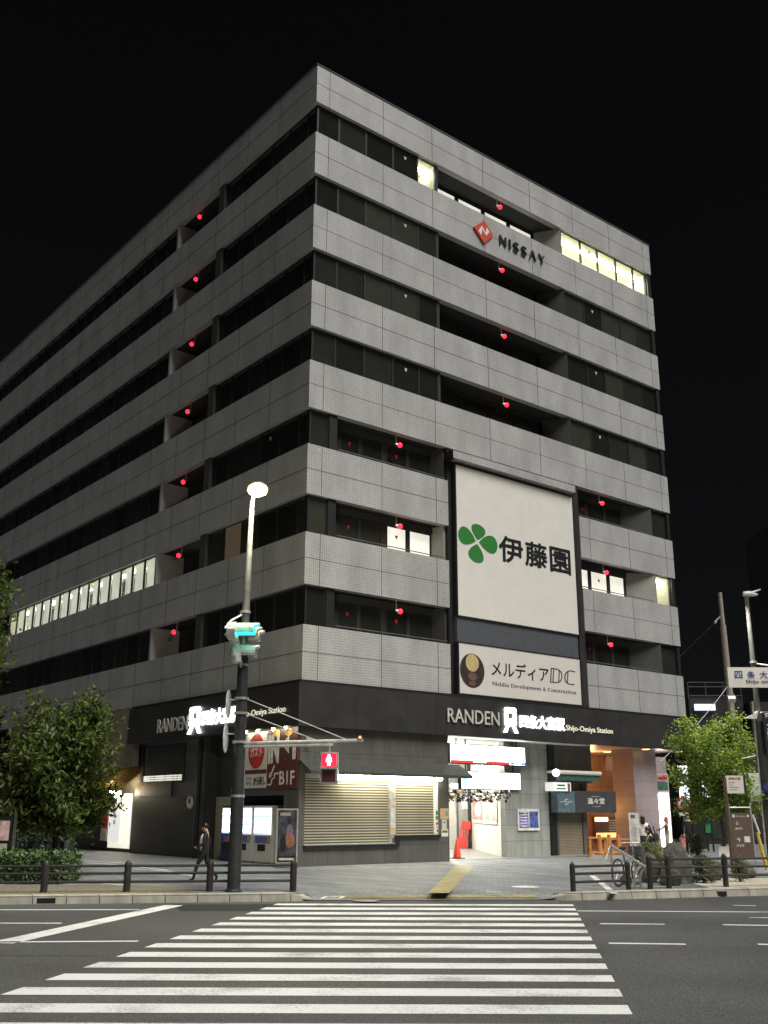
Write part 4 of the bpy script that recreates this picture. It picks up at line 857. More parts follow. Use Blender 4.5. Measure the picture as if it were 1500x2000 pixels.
point('porch_lamp_light', (21.0, 0.6, 4.0), 40, (1.0, 0.85, 0.8), 0.2)
point('bakery_light', (x1+0.6, 2.6, 1.9), 60, (1.0, 0.5, 0.15), 0.2)
point('passage_light', (9.4, 3.6, 3.9), 600, (1.0, 1.0, 0.92), 0.4)
point('passage_light', (13.0, 7.6, 4.0), 900, (1.0, 1.0, 0.93), 0.4)
# bright photo booth at the end of the porch
bl = atF(1300, 1660, 49.0); bl.z = 0
t = thing('photo_booth', 'tall glowing white booth with a green header beside the pink pillar', 'booth', bl, VROT)
mb = MB(); mb.box(-0.36, 0.36, 0, 0.9, 0, 3.5); mb.build('cabinet', 'machine_white', t)
mb = MB(); mb.box(-0.26, 0.30, -0.02, 0, 0.25, 2.6); mb.build('lit_front', 'booth_white', t)
mb = MB(); mb.box(-0.30, 0.32, -0.03, 0, 2.75, 3.12, 0); mb.box(-0.22, 0.24, -0.036, -0.03, 2.84, 3.0, 1); mb.box(-0.3, 0.32, -0.02, 0, 3.15, 3.45, 2); mb.box(-0.1, 0.3, -0.03, -0.02, 3.24, 3.36, 3); mb.build('header', ['sign_teal', 'green_paint', 'poster_pink', 'red_paint'], t)

# intercom box, banner stand at the side entrance
t = thing('intercom_box', 'white rounded box with a dark slot beside the corrugated shutter', 'box', (GX-0.01, 8.33, 2.1))
mb = MB(); mb.lathe([(0.02, -0.12), (0.24, -0.10), (0.27, 0.0), (0.24, 0.0)], 8, T=Matrix.Rotation(R_(90), 4, 'Y') @ Matrix.Diagonal((1.0, 0.85, 0.8, 1)).to_4x4()); mb.build('case', 'machine_white', t)
mb = MB(); mb.box(-0.10, -0.09, -0.13, 0.02, -0.05, 0.13); mb.build('slot', 'black', t)
p0 = atF(210, 1648, 44); p0.z = 0
t = thing('hanging_banner', 'long white vertical banner with small characters beside the side entrance', 'banner', onX(219, 1648, 0.15).to_tuple()[:2]+(0.0,))
mb = MB(); mb.box(0, 0.03, -0.55, 0.55, 0.45, 2.45); mb.build('cloth', 'soft_white', t)
P = Plane((0, 0, 0), (0, -1, 0), (-1, 0, 0)); mb = MB()
for i, ch in enumerate('京都宴会'): P.text(mb, ch, -0.05, 0.2, 2.0-0.27*i, 2.2-0.27*i, 0.006, 0, 0.02)
mb.build('lettering', 'ink_grey', t)
mb = MB(); mb.tube((-0.08, -0.5, 2.52), (-0.08, 0.5, 2.52), 0.1); mb.build('lamp', 'tube', t)
t = thing('entrance_curtain', 'narrow red cloth hanging left of the white banner', 'curtain', onX(200, 1648, 0.5).to_tuple()[:2]+(0.0,))
mb = MB(); mb.box(0, 0.03, -0.35, 0.35, 1.0, 2.45); mb.box(0, 0.03, -0.3, 0.3, 0.45, 1.0, 1); mb.build('cloth', ['red_paint', 'blind_white'], t)
q = onX(219, 1545, -0.5)
t = thing('entrance_awning', 'orange cloth awning glowing over the side entrance', 'awning', (0.9, 15.0, 2.75))
mb = MB(); mb.prism([(0, -1.75, 0.85), (-1.1, -1.75, 0.0), (-1.1, 2.6, 0.0), (0, 2.6, 0.85)], (0, 0, -0.03)); mb.prism([(-1.11, -1.75, 0.02), (-1.11, -1.75, -0.16), (-1.11, 2.6, -0.16), (-1.11, 2.6, 0.02)], (0.01, 0, 0)); mb.build('cloth', 'yellow_cloth', t)
mb = MB()
for yv in (-1.7, -0.3, 1.1, 2.5): mb.tube((0, yv, 0.83), (-1.1, yv, -0.02), 0.025)
mb.build('ribs', 'pole_dark', t)
point('side_entrance_light', (0.2, 15.2, 3.0), 45, (1.0, 0.75, 0.4), 0.2)

# ------------------------------------------------------------------ vending machines and movie stand
def vending(label, pxa, pxb, body, px_h):
    X = 0.22; ya = onX(pxa, 1630, X).y; yb = onX(pxb, 1630, X).y; wd = abs(ya-yb)-0.03; yc = (ya+yb)/2
    t = thing('vending_machine', label, 'vending machine', (X, yc, 0.0), 0, 'drink vending machines against the side wall'); h = 1.95; hw = wd/2
    mb = MB(); mb.box(0.0, 0.72, -hw, hw, 0.06, h); mb.box(0.05, 0.68, -hw+.05, hw-.05, 0, 0.06); mb.build('cabinet', body, t)
    mb = MB(); mb.box(-0.02, 0, -hw+0.08, hw-0.06, 0.98, h-0.08); mb.build('display', 'cool_display', t)
    mb = MB()
    for r in range(3):
        for i in range(9):
            yv = -hw+0.16+(wd-0.3)*i/8; mb.tube((-0.04, yv, 1.04+0.29*r), (-0.04, yv, 1.16+0.29*r), 0.032, 0.028, 8, i % 3)
        mb.box(-0.035, -0.02, -hw+0.08, hw-0.06, 0.995+0.29*r, 1.02+0.29*r, 3)
    mb.build('sample_cans', ['box_white', 'box_cyan', 'cool_display', 'box_blue'], t)
    mb = MB(); mb.box(-0.012, 0, -0.2, 0.3, 0.42, 0.64); mb.build('slot', 'black', t)
    mb = MB(); mb.box(-0.012, 0, -hw+0.1, hw-0.12, 0.68, 0.92, 0); mb.box(-0.016, -0.012, -hw+0.14, -hw+0.3, 0.7, 0.9, 1); mb.build('label_panel', ['poster_violet', 'yellow_cloth'], t)
    if body == 'machine_white':
        mb = MB(); mb.prism([(0.25, -hw-0.006, 0.1), (0.7, -hw-0.006, 0.1), (0.7, -hw-0.006, 0.75), (0.25, -hw-0.006, 0.35)], (0, 0.006, 0), 0); mb.prism([(0.3, -hw-0.006, 0.8), (0.7, -hw-0.006, 0.95), (0.7, -hw-0.006, 1.3), (0.3, -hw-0.006, 0.9)], (0, 0.006, 0), 1); mb.box(0.2, 0.68, -hw-0.006, -hw, 1.75, 1.9, 1); mb.build('side_stripes', ['blue_paint', 'green_paint'], t)
    return t
vending('blue vending machine half hidden behind the lamp pole', 432, 455, 'machine_blue', 0)
vending('white vending machine between the lamp pole and another white machine', 459, 493, 'machine_white', 0)
vending('white vending machine with striped side next to the poster stand', 494, 532, 'machine_white', 0)
c_ = atF(559, 1690, 35.2); c_.z = 0
t = thing('poster_stand', 'silver framed stand with a dark movie poster by the kiosk corner', 'poster', c_, VROT+R_(4))
mb = MB(); mb.box(-0.36, 0.36, 0, 0.05, 0.12, 1.85); mb.build('frame', 'steel', t)
mb = MB(); mb.box(-0.31, 0.31, -0.008, 0, 0.35, 1.8, 0); mb.box(-0.31, 0.31, -0.008, 0, 0.17, 0.35, 1)
mb.box(-0.25, 0.25, -0.012, -0.008, 0.22, 0.29, 2); mb.ball((0.08, -0.012, 1.15), 0.11, 0.004, 0.2, mi=3); mb.ball((0.1, -0.014, 0.85), 0.16, 0.004, 0.25, mi=4); mb.ball((-0.12, -0.014, 0.75), 0.1, 0.004, 0.3, mi=1); mb.box(-0.24, 0.1, -0.012, -0.008, 1.62, 1.72, 5); mb.build('poster', ['poster_dark', 'ink', 'blind_white', 'poster_mauve', 'rust', 'concrete'], t)
mb = MB(); mb.lathe([(0.42, 0.0), (0.42, 0.03), (0.25, 0.08), (0.05, 0.1)], 18); mb.build('foot', 'pole_grey', t)

# ------------------------------------------------------------------ lamp pole with signals
pb = W(-3.40, 24.62)
t = thing('street_lamp', 'tall grey street lamp glowing yellow at the pavement edge', 'street lamp', pb, VROT)
mb = MB(); mb.tube((0, 0, 0), (0, 0, 3.2), 0.155, 0.15, 16); mb.tube((0, 0, 3.2), (0, 0, 5.6), 0.14, 0.125, 16); mb.lathe([(0.2, 0), (0.2, 0.03), (0.17, 0.06)], 16); mb.build('lower_pole', 'pole_dark', t)
mb = MB(); mb.tube((0, 0, 5.6), (0.06, 0, 9.25), 0.105, 0.055, 16); mb.build('upper_pole', 'pole_grey', t)
mb = MB(); mb.path([Vector((0.06, 0, 9.2)), Vector((0.08, 0, 9.45)), Vector((0.12, -0.05, 9.58))], 0.05)
T = Matrix.Translation((0.2, -0.12, 9.63)); mb.ball((0.2, -0.10, 9.68), 0.24, 0.22, 0.09, n=16); mb.build('lamp_head', 'pole_grey', t)
mb = MB(); mb.ball((0.2, -0.12, 9.57), 0.265, 0.24, 0.19, n=20); mb.build('lens', 'lamp_halo', t, smooth=True)  # yellow glowing bowl added for the glare halo around the lamp
mb = MB(); mb.ball((0.2, -0.20, 9.54), 0.195, 0.185, 0.14, n=18); mb.build('core', 'lamp_core', t, smooth=True)
mb = MB()
for z_ in (6.45, 5.15, 4.35, 4.0, 3.33, 2.1): mb = MB(); mb.lathe([(0.17 if z_ < 5 else 0.13, -0.03), (0.17 if z_ < 5 else 0.13, 0.03)], 14, T=Matrix.Translation((0, 0, z_))); mb.build('clamp', 'steel', t)
point('street_and_fill_light', W(-3.15, 24.1, 9.2), 1700, (1.0, 0.93, 0.66), 0.25)
# horizontal three-lens vehicle signal, seen from its side
t = thing('traffic_signal', 'grey horizontal traffic signal with green light showing under its hood', 'traffic signal', pb+HR*(0.0)+Vector((0, 0, 5.9)), VROT)
def hood(mb, c, L, r, mi):
    k = 12; vs = []
    for s in (0, 1):
        for i in range(k+1):
            q = math.pi*(-0.12+1.24*i/k); vs.append(Vector((c[0]+s*L*(1.0 if 0.25 < i/k < 0.75 else 0.8), c[1]+r*math.cos(q), c[2]+r*math.sin(q))))
    mb.add(vs, [(i, i+1, k+2+i, k+1+i) for i in range(k)], mi)
    mb.add([v+Vector((0, 0, 0)) for v in vs], [(i+1, i, k+1+i, k+2+i) for i in range(k)], mi)
mb = MB(); mb.box(-0.32, -0.12, -0.62, 0.62, -0.2, 0.2); mb.tube((-0.12, -0.62, 0), (-0.32, -0.62, 0), 0.2, 0.17); mb.tube((-0.12, 0.62, 0), (-0.32, 0.62, 0), 0.2, 0.17); mb.build('housing', 'signal_grey', t)
for i, yv in enumerate((-0.52, 0.0, 0.52)):
    mb = MB(); hood(mb, (-0.12, yv, 0.0), 0.55, 0.19, 0); mb.build('hood', 'signal_grey', t)
    mb = MB(); mb.tube((-0.12, yv, 0), (-0.09, yv, 0), 0.16, 0.12, 16); mb.build('lens', 'signal_green' if i == 0 else 'lens_off', t)
mb = MB(); hood(mb, (-0.10, -0.52, 0.0), 0.5, 0.178, 0); mb.build('hood_green_glow', 'signal_green', t)  # green light on the inner hood, put in as a glowing shell
mb = MB(); mb.path([Vector((0.0, 0, 0.53)), Vector((-0.3, -0.3, 0.28)), Vector((-0.42, -0.4, 0.08))], 0.025); mb.path([Vector((-0.4, -0.4, -0.05)), Vector((-0.15, -0.2, -0.38)), Vector((0, 0, -0.42))], 0.03); mb.build('bracket', 'steel', t)
t = thing('traffic_signal', 'small grey hooded signal below the green one on the pole', 'traffic signal', pb+HR*0.02+HF*(-0.25)+Vector((0, 0, 5.38)), VROT)
mb = MB(); mb.ball((-0.16, 0, 0), 0.16, 0.22, 0.24, n=14); mb.box(-0.14, -0.02, -0.21, 0.21, -0.2, 0.2); mb.build('housing', 'signal_grey', t, smooth=False)
mb = MB(); hood(mb, (-0.02, 0, 0.02), 0.42, 0.2, 0); mb.build('hood', 'signal_grey', t)
mb = MB(); mb.tube((-0.02, 0, 0), (0.0, 0, 0), 0.16, 0.13); mb.build('lens', 'lens_off', t)
mb = MB(); mb.tube((-0.05, 0, -0.2), (-0.05, 0.2, -0.32), 0.03); mb.build('bracket', 'steel', t)
# round road signs seen edge-on
for z_, fx, lb in ((4.22, -0.31, 'upper of two round signs seen edge-on beside the lamp pole'), (3.42, -0.34, 'lower of two round signs seen edge-on beside the lamp pole')):
    t = thing('road_sign', lb, 'road sign', pb+HR*fx+Vector((0, 0, z_)), VROT+R_(-1), 'round signs on the lamp pole')
    T = Matrix.Rotation(R_(90), 4, 'Y')
    mb = MB(); mb.lathe([(0.33, -0.012), (0.34, 0.0), (0.33, 0.012)], 28, T=T); mb.build('disc', 'signal_grey', t)
    mb = MB(); mb.box(0.012, 0.03, -0.04, 0.04, -0.25, 0.25); mb.tube((0.02, 0, 0.1), (0.28, 0.02, 0.1), 0.02); mb.build('bracket', 'steel', t)
# pedestrian signal on its arm
t = thing('pedestrian_signal', 'pedestrian signal with red standing figure hanging from a long arm', 'pedestrian signal', pb+Vector((0, 0, 3.3)), VROT)
mb = MB(); mb.tube((0.1, -0.05, 0.0), (2.92, -0.05, 0.08), 0.04); mb.tube((0.1, -0.05, -0.08), (2.22, -0.05, -0.02), 0.035); mb.build('arm', 'steel', t)
mb = MB(); mb.tube((0.1, 0, 1.05), (2.50, -0.05, 0.10), 0.014); mb.tube((0.1, 0, 0.70), (1.86, -0.05, 0.06), 0.014); mb.build('stay', 'steel', t)
mb = MB(); mb.tube((2.85, -0.14, 0.14), (2.85, -0.02, 0.14), 0.055, mi=0); mb.tube((2.85, -0.15, 0.14), (2.85, -0.14, 0.14), 0.03, mi=1); mb.build('end_sensor', ['rust', 'bread_glow'], t)
mb = MB(); mb.box(1.92, 2.34, -0.18, 0.1, -0.92, -0.20); mb.tube((2.13, -0.04, -0.2), (2.13, -0.04, -0.02), 0.03); mb.build('housing', 'steel', t)
P = Plane((0, -0.18, 0), (1, 0, 0), (0, -1, 0))
mb = MB(); P.rect(mb, 1.96, 2.30, -0.53, -0.24, 0, 0.01); mb.build('red_lens', 'signal_red', t)
mb = MB(); P.disc(mb, 2.13, -0.29, 0.035, 0.035, 0.01, 0.014); P.poly(mb, [(2.07, -0.33), (2.19, -0.33), (2.20, -0.43), (2.165, -0.43), (2.165, -0.51), (2.095, -0.51), (2.095, -0.43), (2.06, -0.43)], 0.01, 0.014); mb.build('red_figure', 'man_white', t)
mb = MB(); P.rect(mb, 1.97, 2.29, -0.88, -0.60, 0, 0.01); mb.build('dark_lens', 'lens_off', t)
mb = MB()
for u0, u1, v in ((1.94, 2.32, -0.22), (1.94, 2.32, -0.57)): mb.box(u0, u1, -0.32, -0.18, v-0.012, v)
mb.build('hood', 'steel', t)

# ------------------------------------------------------------------ guard rails
def guard_rail(label, pts, h=0.63, rails=(0.56, 0.40, 0.22), r=0.08):
    base = pts[0]; t = thing('guard_rail', label, 'guard rail', base)
    for p in pts:
        q = p-base; mb = MB(); mb.lathe([(r, 0.0), (r, h-0.05), (r*1.05, h-0.05), (r*0.9, h), (r*0.3, h+0.05)], 14, T=Matrix.Translation(q)); mb.build('post', 'rail_brown', t)
    for z_ in rails:
        mb = MB()
        for p, q in zip(pts[:-1], pts[1:]): mb.tube(p-base+Vector((0, 0, z_)), q-base+Vector((0, 0, z_)), 0.03)
        mb.build('rail', 'rail_brown', t)
    return t
fl = lambda r: 24.35+0.15*(r+5.8)
guard_rail('dark brown guard rail along the kerb left of the crosswalk', [W(r, fl(r)+0.12) for r in (-15.2, -13.3, -11.4, -9.5, -7.59, -5.80, -3.97, -2.08)])
guard_rail('short dark guard rail just right of the crosswalk', [W(4.36, 24.75), W(5.79, 25.45)], h=0.62, r=0.062)
guard_rail('dark bent guard rail in front of the rocks', [W(6.38, 25.75), W(6.93, 26.15), W(8.46, 26.6), W(10.2, 27.0), W(12.2, 27.4)], h=0.74, rails=(0.67, 0.48, 0.28), r=0.068)

# ------------------------------------------------------------------ plants
def leaf_cloud(mb, blobs, n, size, mats=3, flat=0.0, weights=(0.5, 0.3, 0.2), elong=1.6):
    tot = sum(b[1]*b[2]*b[3] for b in blobs)
    for (c, rx, ry, rz) in blobs:
        k = int(n*rx*ry*rz/tot); c = Vector(c)
        for _ in range(k):
            while True:
                q = Vector((rnd.uniform(-1, 1), rnd.uniform(-1, 1), rnd.uniform(-1, 1)))
                if q.length < 1: break
            q *= rnd.uniform(0.9, 1.3)
            p = c+Vector((q.x*rx, q.y*ry, q.z*rz)); s = size*rnd.uniform(0.6, 1.3)
            u = Vector((rnd.gauss(0, 1), rnd.gauss(0, 1), rnd.gauss(0, 1)-0.5)).normalized(); v = u.cross(Vector((rnd.gauss(0, 1), rnd.gauss(0, 1), rnd.gauss(0, 1)))).normalized()
            mi = 0 if (x_ := rnd.random()) < weights[0] else (1 if x_ < weights[0]+weights[1] else 2)
            nrm = u.cross(v)
            mb.add([p-u*s*elong/2, p+v*s*0.42+nrm*s*0.1, p+u*s*elong/2-nrm*s*0.15, p-v*s*0.42+nrm*s*0.1], [(0, 1, 2, 3)], mi)
def tree(label, base, h0, r, size, n, R, z0, z1, lm, seed, name='street_tree', elong=1.6, weights=(0.5, 0.3, 0.2), droop=0.3, extra=(), nb=80, spread=0.17):
    """tapered trunk, limbs, and leaves strung along many twigs"""
    g = random.Random(seed); t = thing(name, label, 'tree', base, VROT)
    mb = MB(); mb.tube((0, 0, 0), (0.04, 0, h0*0.55), r*1.1, r*0.85, 10); mb.tube((0.04, 0, h0*0.55), (0, 0.03, h0), r*0.85, r*0.7, 10); mb.tube((0, 0.03, h0), (0.05, 0, z0+(z1-z0)*0.75), r*0.7, r*0.2, 8)
    lf = MB(); tips = []
    for i in range(nb):
        q = g.random(); z = z0+(z1-z0)*q; prof = math.sin(math.pi*(0.2+0.63*q))**0.6
        an = g.uniform(0, 6.2832); lump = 0.80+0.14*math.sin(3*an+seed)+0.12*math.sin(5*an+7*q)+g.uniform(-0.12, 0.14)
        tips.append(Vector((math.cos(an)*R*prof*lump, math.sin(an)*R*prof*lump, z)))
    tips += [Vector(e) for e in extra]
    for tip in tips:
        zs = h0+(tip.z-h0)*g.uniform(0.15, 0.55); zs = min(max(zs, h0*0.85), z1*0.8); st = Vector((0.03, 0.02, zs))
        mid = st.lerp(tip, 0.5)+Vector((g.gauss(0, .08), g.gauss(0, .08), 0.12)); mb.tube(st, mid, r*0.22, r*0.13, 6); mb.tube(mid, tip, r*0.13, r*0.04, 5)
        k = n//len(tips)
        for _ in range(k):
            u = g.random()**0.55; p = (st.lerp(mid, u*2) if u < 0.5 else mid.lerp(tip, u*2-1))+Vector((g.gauss(0, spread), g.gauss(0, spread), g.gauss(0, spread*0.8)))
            s_ = size*g.uniform(0.55, 1.25); dr = Vector((g.gauss(0, 1), g.gauss(0, 1), g.gauss(0, 0.7)-droop)).normalized(); sd = dr.cross(Vector((g.gauss(0, 1), g.gauss(0, 1), g.gauss(0, 1)))).normalized(); nr = dr.cross(sd)
            x_ = g.random(); mi = 0 if x_ < weights[0] else (1 if x_ < weights[0]+weights[1] else 2)
            lf.add([p-dr*s_*elong/2, p+sd*s_*0.42+nr*s_*0.1, p+dr*s_*elong/2-nr*s_*0.15, p-sd*s_*0.42+nr*s_*0.1], [(0, 1, 2, 3)], mi)
    mb.build('trunk', 'bark', t); lf.build('crown', lm, t); return t
tb = W(-8.75, 29.3)
LEAF = ['leaf_a', 'leaf_b', 'leaf_c']; GIN = ['ginkgo_a', 'ginkgo_b', 'ginkgo_c']
tree('leafy dark green street tree behind the clipped hedge on the left', W(-9.0, 29.3), 1.4, 0.12, 0.105, 15000, 1.72, 1.25, 5.05, LEAF, 3, elong=2.0, droop=0.7, nb=110, spread=0.18, extra=[(1.55, 0, 2.2), (-1.6, -.3, 1.7), (1.45, -.4, 3.6)])
tree('tall dark tree cut off by the left edge of the view', W(-13.3, 30.5), 3.2, 0.17, 0.13, 12000, 2.2, 3.2, 9.2, LEAF, 9, elong=1.8, droop=0.6, nb=90, spread=0.24)
tree('bright green ginkgo street tree beside the right end of the building', W(12.15, 38.2), 1.7, 0.10, 0.105, 17000, 1.75, 1.75, 5.2, GIN, 5, elong=1.1, droop=0.2, nb=70, spread=0.16, extra=[(-1.75, 0, 3.35), (-1.6, -.2, 3.2), (-1.35, 0, 2.2), (-1.3, 0, 4.1), (-1.1, -.3, 4.5), (1.5, 0, 4.3), (1.5, 0, 1.9), (-1.0, 0, 1.6)])
# clipped hedge
t = thing('hedge', 'clipped green box hedge behind the left guard rail', 'hedge', W(-11.75, 27.4), VROT)
mb = MB(); mb.box(-5.9, 3.65, -0.45, 0.85, 0.05, 0.62); mb.build('branches', 'hedge_c', t)
mb = MB()
for _ in range(9000):
    fc = rnd.random()
    x_ = rnd.uniform(-6.0, 3.75); y_ = rnd.uniform(-0.55, 0.95); z_ = rnd.uniform(0.02, 0.72)
    if fc < 0.42: y_ = -0.52+rnd.gauss(0, 0.05)
    elif fc < 0.85: z_ = 0.70+rnd.gauss(0, 0.05)
    else: x_ = 3.72+rnd.gauss(0, 0.06)
    s = rnd.uniform(0.03, 0.06); u = Vector((rnd.gauss(0, 1), rnd.gauss(0, 1), rnd.gauss(0, 1))).normalized(); v = u.orthogonal().normalized(); p = Vector((x_, y_, z_))
    mb.add([p-u*s, p+v*s*0.6, p+u*s, p-v*s*0.6], [(0, 1, 2, 3)], rnd.choice([0, 0, 1, 2]) if fc < 0.42 else rnd.choice([0, 1, 1, 2]))
mb.build('foliage', ['hedge_a', 'hedge_b', 'hedge_c'], t)
t = thing('hedge', 'dark low hedge farther back below the left street tree', 'hedge', W(-10.9, 35.5), VROT)
mb = MB(); mb.box(-2.3, 0.55, -0.4, 0.4, 0, 1.0)
for _ in range(2500):
    p = Vector((rnd.uniform(-2.4, 0.65), rnd.choice([-0.43, rnd.uniform(-.4, .4)]), rnd.uniform(0, 1.08))); s = rnd.uniform(0.04, 0.08); u = Vector((rnd.gauss(0, 1), rnd.gauss(0, 1), rnd.gauss(0, 1))).normalized(); v = u.orthogonal().normalized(); mb.add([p-u*s, p+v*s*0.6, p+u*s, p-v*s*0.6], [(0, 1, 2, 3)], 0)
mb.build('foliage', 'hedge_c', t)
# shrubs and rocks of the little garden on the right
def shrub(label, base, wd, h, n, weights, needle=True):
    t = thing('shrub', label, 'shrub', base, VROT, 'shrubs among the garden rocks')
    mb = MB()
    for _ in range(7): mb.tube((rnd.uniform(-.05, .05), 0, 0), (rnd.uniform(-.6, .6)*wd, rnd.uniform(-.4, .4)*wd, h*rnd.uniform(.5, .9)), 0.02, 0.008, 5)
    mb.build('stems', 'bark', t)
    mb = MB()
    for _ in range(n):
        q = rnd.random(); ang = rnd.uniform(0, 6.28); rr = wd*(0.35+0.65*q)*math.sqrt(rnd.random()); z_ = h*(0.05+0.95*rnd.random()**0.8*(1-0.45*(rr/wd)))
        p = Vector((rr*math.cos(ang), rr*math.sin(ang)*0.7, z_)); u = (Vector((rnd.gauss(0, .6), rnd.gauss(0, .6), abs(rnd.gauss(0.5, .6))))).normalized(); v = u.orthogonal().normalized(); s = rnd.uniform(0.06, 0.13)
        x_ = rnd.random(); mi = 0 if x_ < weights[0] else (1 if x_ < weights[0]+weights[1] else 2)
        mb.add([p-u*s, p+v*s*0.16, p+u*s, p-v*s*0.16], [(0, 1, 2, 3)], mi)
    mb.build('foliage', ['shrub_a', 'shrub_b', 'shrub_c'], t)
shrub('yellow-green needle shrub left of the garden rocks', W(7.35, 29.8), 0.6, 1.05, 900, (0.45, 0.25, 0.3))
shrub('golden shrub lit from the shop behind the white board', W(8.35, 32.6), 0.42, 0.95, 500, (0.25, 0.6, 0.15))
shrub('squat green shrub right of the tall rock', W(8.35, 28.0), 0.48, 0.75, 700, (0.3, 0.1, 0.6))
shrub('clipped olive shrub between the red-haired and the dark-clothed person', W(11.6, 39.5), 0.42, 1.15, 500, (0.3, 0.1, 0.6))
shrub('small green tuft at the foot of the bus stop post', W(9.5, 28.6), 0.3, 0.75, 300, (0.4, 0.1, 0.5))
def rock(label, base, sx, sy, sz, seed):
    g = random.Random(seed); mb = MB(); mb.ball((0, 0, sz*0.42), sx, sy, sz*0.62, n=22)
    ph = [(Vector((g.gauss(0, 1), g.gauss(0, 1), g.gauss(0, 1))).normalized(), g.uniform(0.70, 0.98)) for _ in range(16)]
    for v in mb.v:
        q = Vector((v.x/sx, v.y/sy, (v.z-sz*0.42)/(sz*0.62)))
        for nn, dd in ph:
            e = q.dot(nn)-dd
            if e > 0: q -= nn*e
        q *= 1+g.uniform(-0.02, 0.02); v.x = q.x*sx; v.y = q.y*sy; v.z = max(-0.02, sz*0.42+q.z*sz*0.62)
    o = mb.build('rock', 'rock', loc=base); o.rotation_euler = (0, 0, g.uniform(0, 3)); tag(o, label, 'rock', 'garden rocks behind the right guard rail')
rock('tall grey garden rock behind the bent guard rail', W(7.65, 28.0), 0.42, 0.40, 1.0, 11)
rock('pale grey rock left of the tallest rock', W(7.0, 28.3), 0.33, 0.32, 0.72, 12)
rock('low broad rock before the white gravel bed', W(8.95, 29.2), 0.42, 0.3, 0.5, 13)
rock('dark flat rock at the far edge of the gravel', W(10.2, 30.3), 0.6, 0.35, 0.42, 14)
rock('small squat rock at the foot of the tall one', W(7.25, 27.2), 0.33, 0.26, 0.5, 15)
rock('small pale stone near the bicycle rack', W(6.15, 27.3), 0.2, 0.16, 0.25, 16)

# ------------------------------------------------------------------ right-hand street furniture
rp = W(13.45, 37.0)
t = thing('street_lamp', 'slim grey street lamp with an angled head at the right edge', 'street lamp', rp, VROT)
mb = MB(); mb.tube((0, 0, 0), (0, 0, 4.9), 0.19, 0.17, 14); mb.build('lower_pole', 'pole_dark', t); mb = MB(); mb.tube((0, 0, 4.9), (0.0, 0, 9.5), 0.105, 0.07, 12); mb.build('upper_pole', 'pole_grey', t)
mb = MB(); mb.tube((-0.1, 0, 9.55), (0.15, 0, 9.55), 0.09, 0.11); mb.tube((0.1, 0, 9.55), (0.55, 0, 9.72), 0.07, 0.02); mb.build('lamp_head', 'signal_grey', t)
mb = MB(); mb.tube((0.0, -0.04, 6.98), (0.0, -.04, 7.04), 0.14); mb.tube((0.0, 0, 6.98), (1.6, 0, 6.75), 0.03); mb.tube((-0.15, -0.06, 5.2), (0.9, -0.06, 5.2), 0.035); mb.tube((-0.22, -0.06, 0), (-0.18, -0.06, 5.6), 0.03); mb.build('brackets', 'steel', t)
mb = MB(); mb.prism([(-0.55, -0.1, 5.0), (-0.2, -0.1, 5.15), (0.0, -0.1, 5.3), (-0.1, -0.1, 4.98)], (0, 0.12, 0)); mb.build('loudspeaker', 'signal_grey', t)
mb = MB(); mb.ball((0.28, 0, 9.52), 0.16, 0.1, 0.06); mb.build('lens', 'blind_white', t)
l_ = bpy.data.lights.new('street_and_fill_light', 'SPOT'); l_.energy = 2300; l_.color = (1.0, 0.98, 0.82); l_.spot_size = R_(80); l_.spot_blend = 0.6; l_.shadow_soft_size = 0.2  # spot added to brighten the ginkgo; the lamp on this pole is unlit
o_ = bpy.data.objects.new('street_and_fill_light', l_); COL.objects.link(o_); o_.location = rp+HR*-0.35+HF*-0.3+Vector((0, 0, 9.4))
o_.rotation_euler = (W(11.6, 38.0, 3.0)-o_.location).to_track_quat('-Z', 'Y').to_euler()
t = thing('street_name_sign', 'white street name sign with blue kanji cut off at the right edge', 'sign', W(13.2, 36.75, 6.05), VROT)
P = Plane((0, 0, 0), (1, 0, 0), (0, -1, 0)); x0 = -0.80
mb = MB(); P.rect(mb, x0, x0+2.6, 0.02, 0.74, 0.0, 0.05); mb.build('board', 'white_panel', t)
mb = MB()
for i, ch in enumerate('四条大宮'): P.text(mb, ch, x0+0.24+0.45*i, x0+0.51+0.45*i, 0.34, 0.60, 0.056, 0, 0.02)
P.text(mb, 'Shijo omiya', x0+0.62, x0+1.75, 0.12, 0.30, 0.056, 1, 0.008); mb.build('lettering', ['sign_blue', 'ink_grey'], t)
t = thing('banner_sign', 'dark vertical banner with white letters on the right lamp pole', 'banner', W(13.78, 36.7, 3.9), VROT)
mb = MB(); mb.box(-0.28, 0.5, 0, 0.05, 0.0, 1.3); mb.build('cloth', 'black', t); mb = MB(); Q = Plane((0, 0, 0), (0, 0, -1), (0, -1, 0), V=(1, 0, 0)); Q.text(mb, 'VILLA', -0.95, -0.1, -0.18, 0.02, 0.01, 0, 0.01)
for i in range(3): mb.tube((-0.2, -0.01, 1.12+0.05*i), (-0.1, -0.01, 1.15+0.05*i), 0.012)
mb.build('lettering', 'cloth_white', t)
t = thing('one_way_sign', 'blue and white arrow sign pointing left at the right edge', 'road sign', W(13.35, 36.6, 2.35), VROT)
P = Plane((0, 0, 0), (1, 0, 0), (0, -1, 0)); mb = MB(); P.poly(mb, [(-0.12, 0.24), (0.12, 0.0), (1.0, 0.0), (1.0, 0.5), (0.12, 0.5)], 0, 0.03, 0); P.poly(mb, [(0.1, 0.25), (0.2, 0.08), (0.9, 0.08), (0.9, 0.42), (0.2, 0.42)], 0.03, 0.036, 1); mb.build('board', ['sign_blue', 'cloth_white'], t)
t = thing('signal_box', 'white control cabinet fixed left of the right lamp pole', 'cabinet', W(13.02, 37.0, 2.15), VROT)
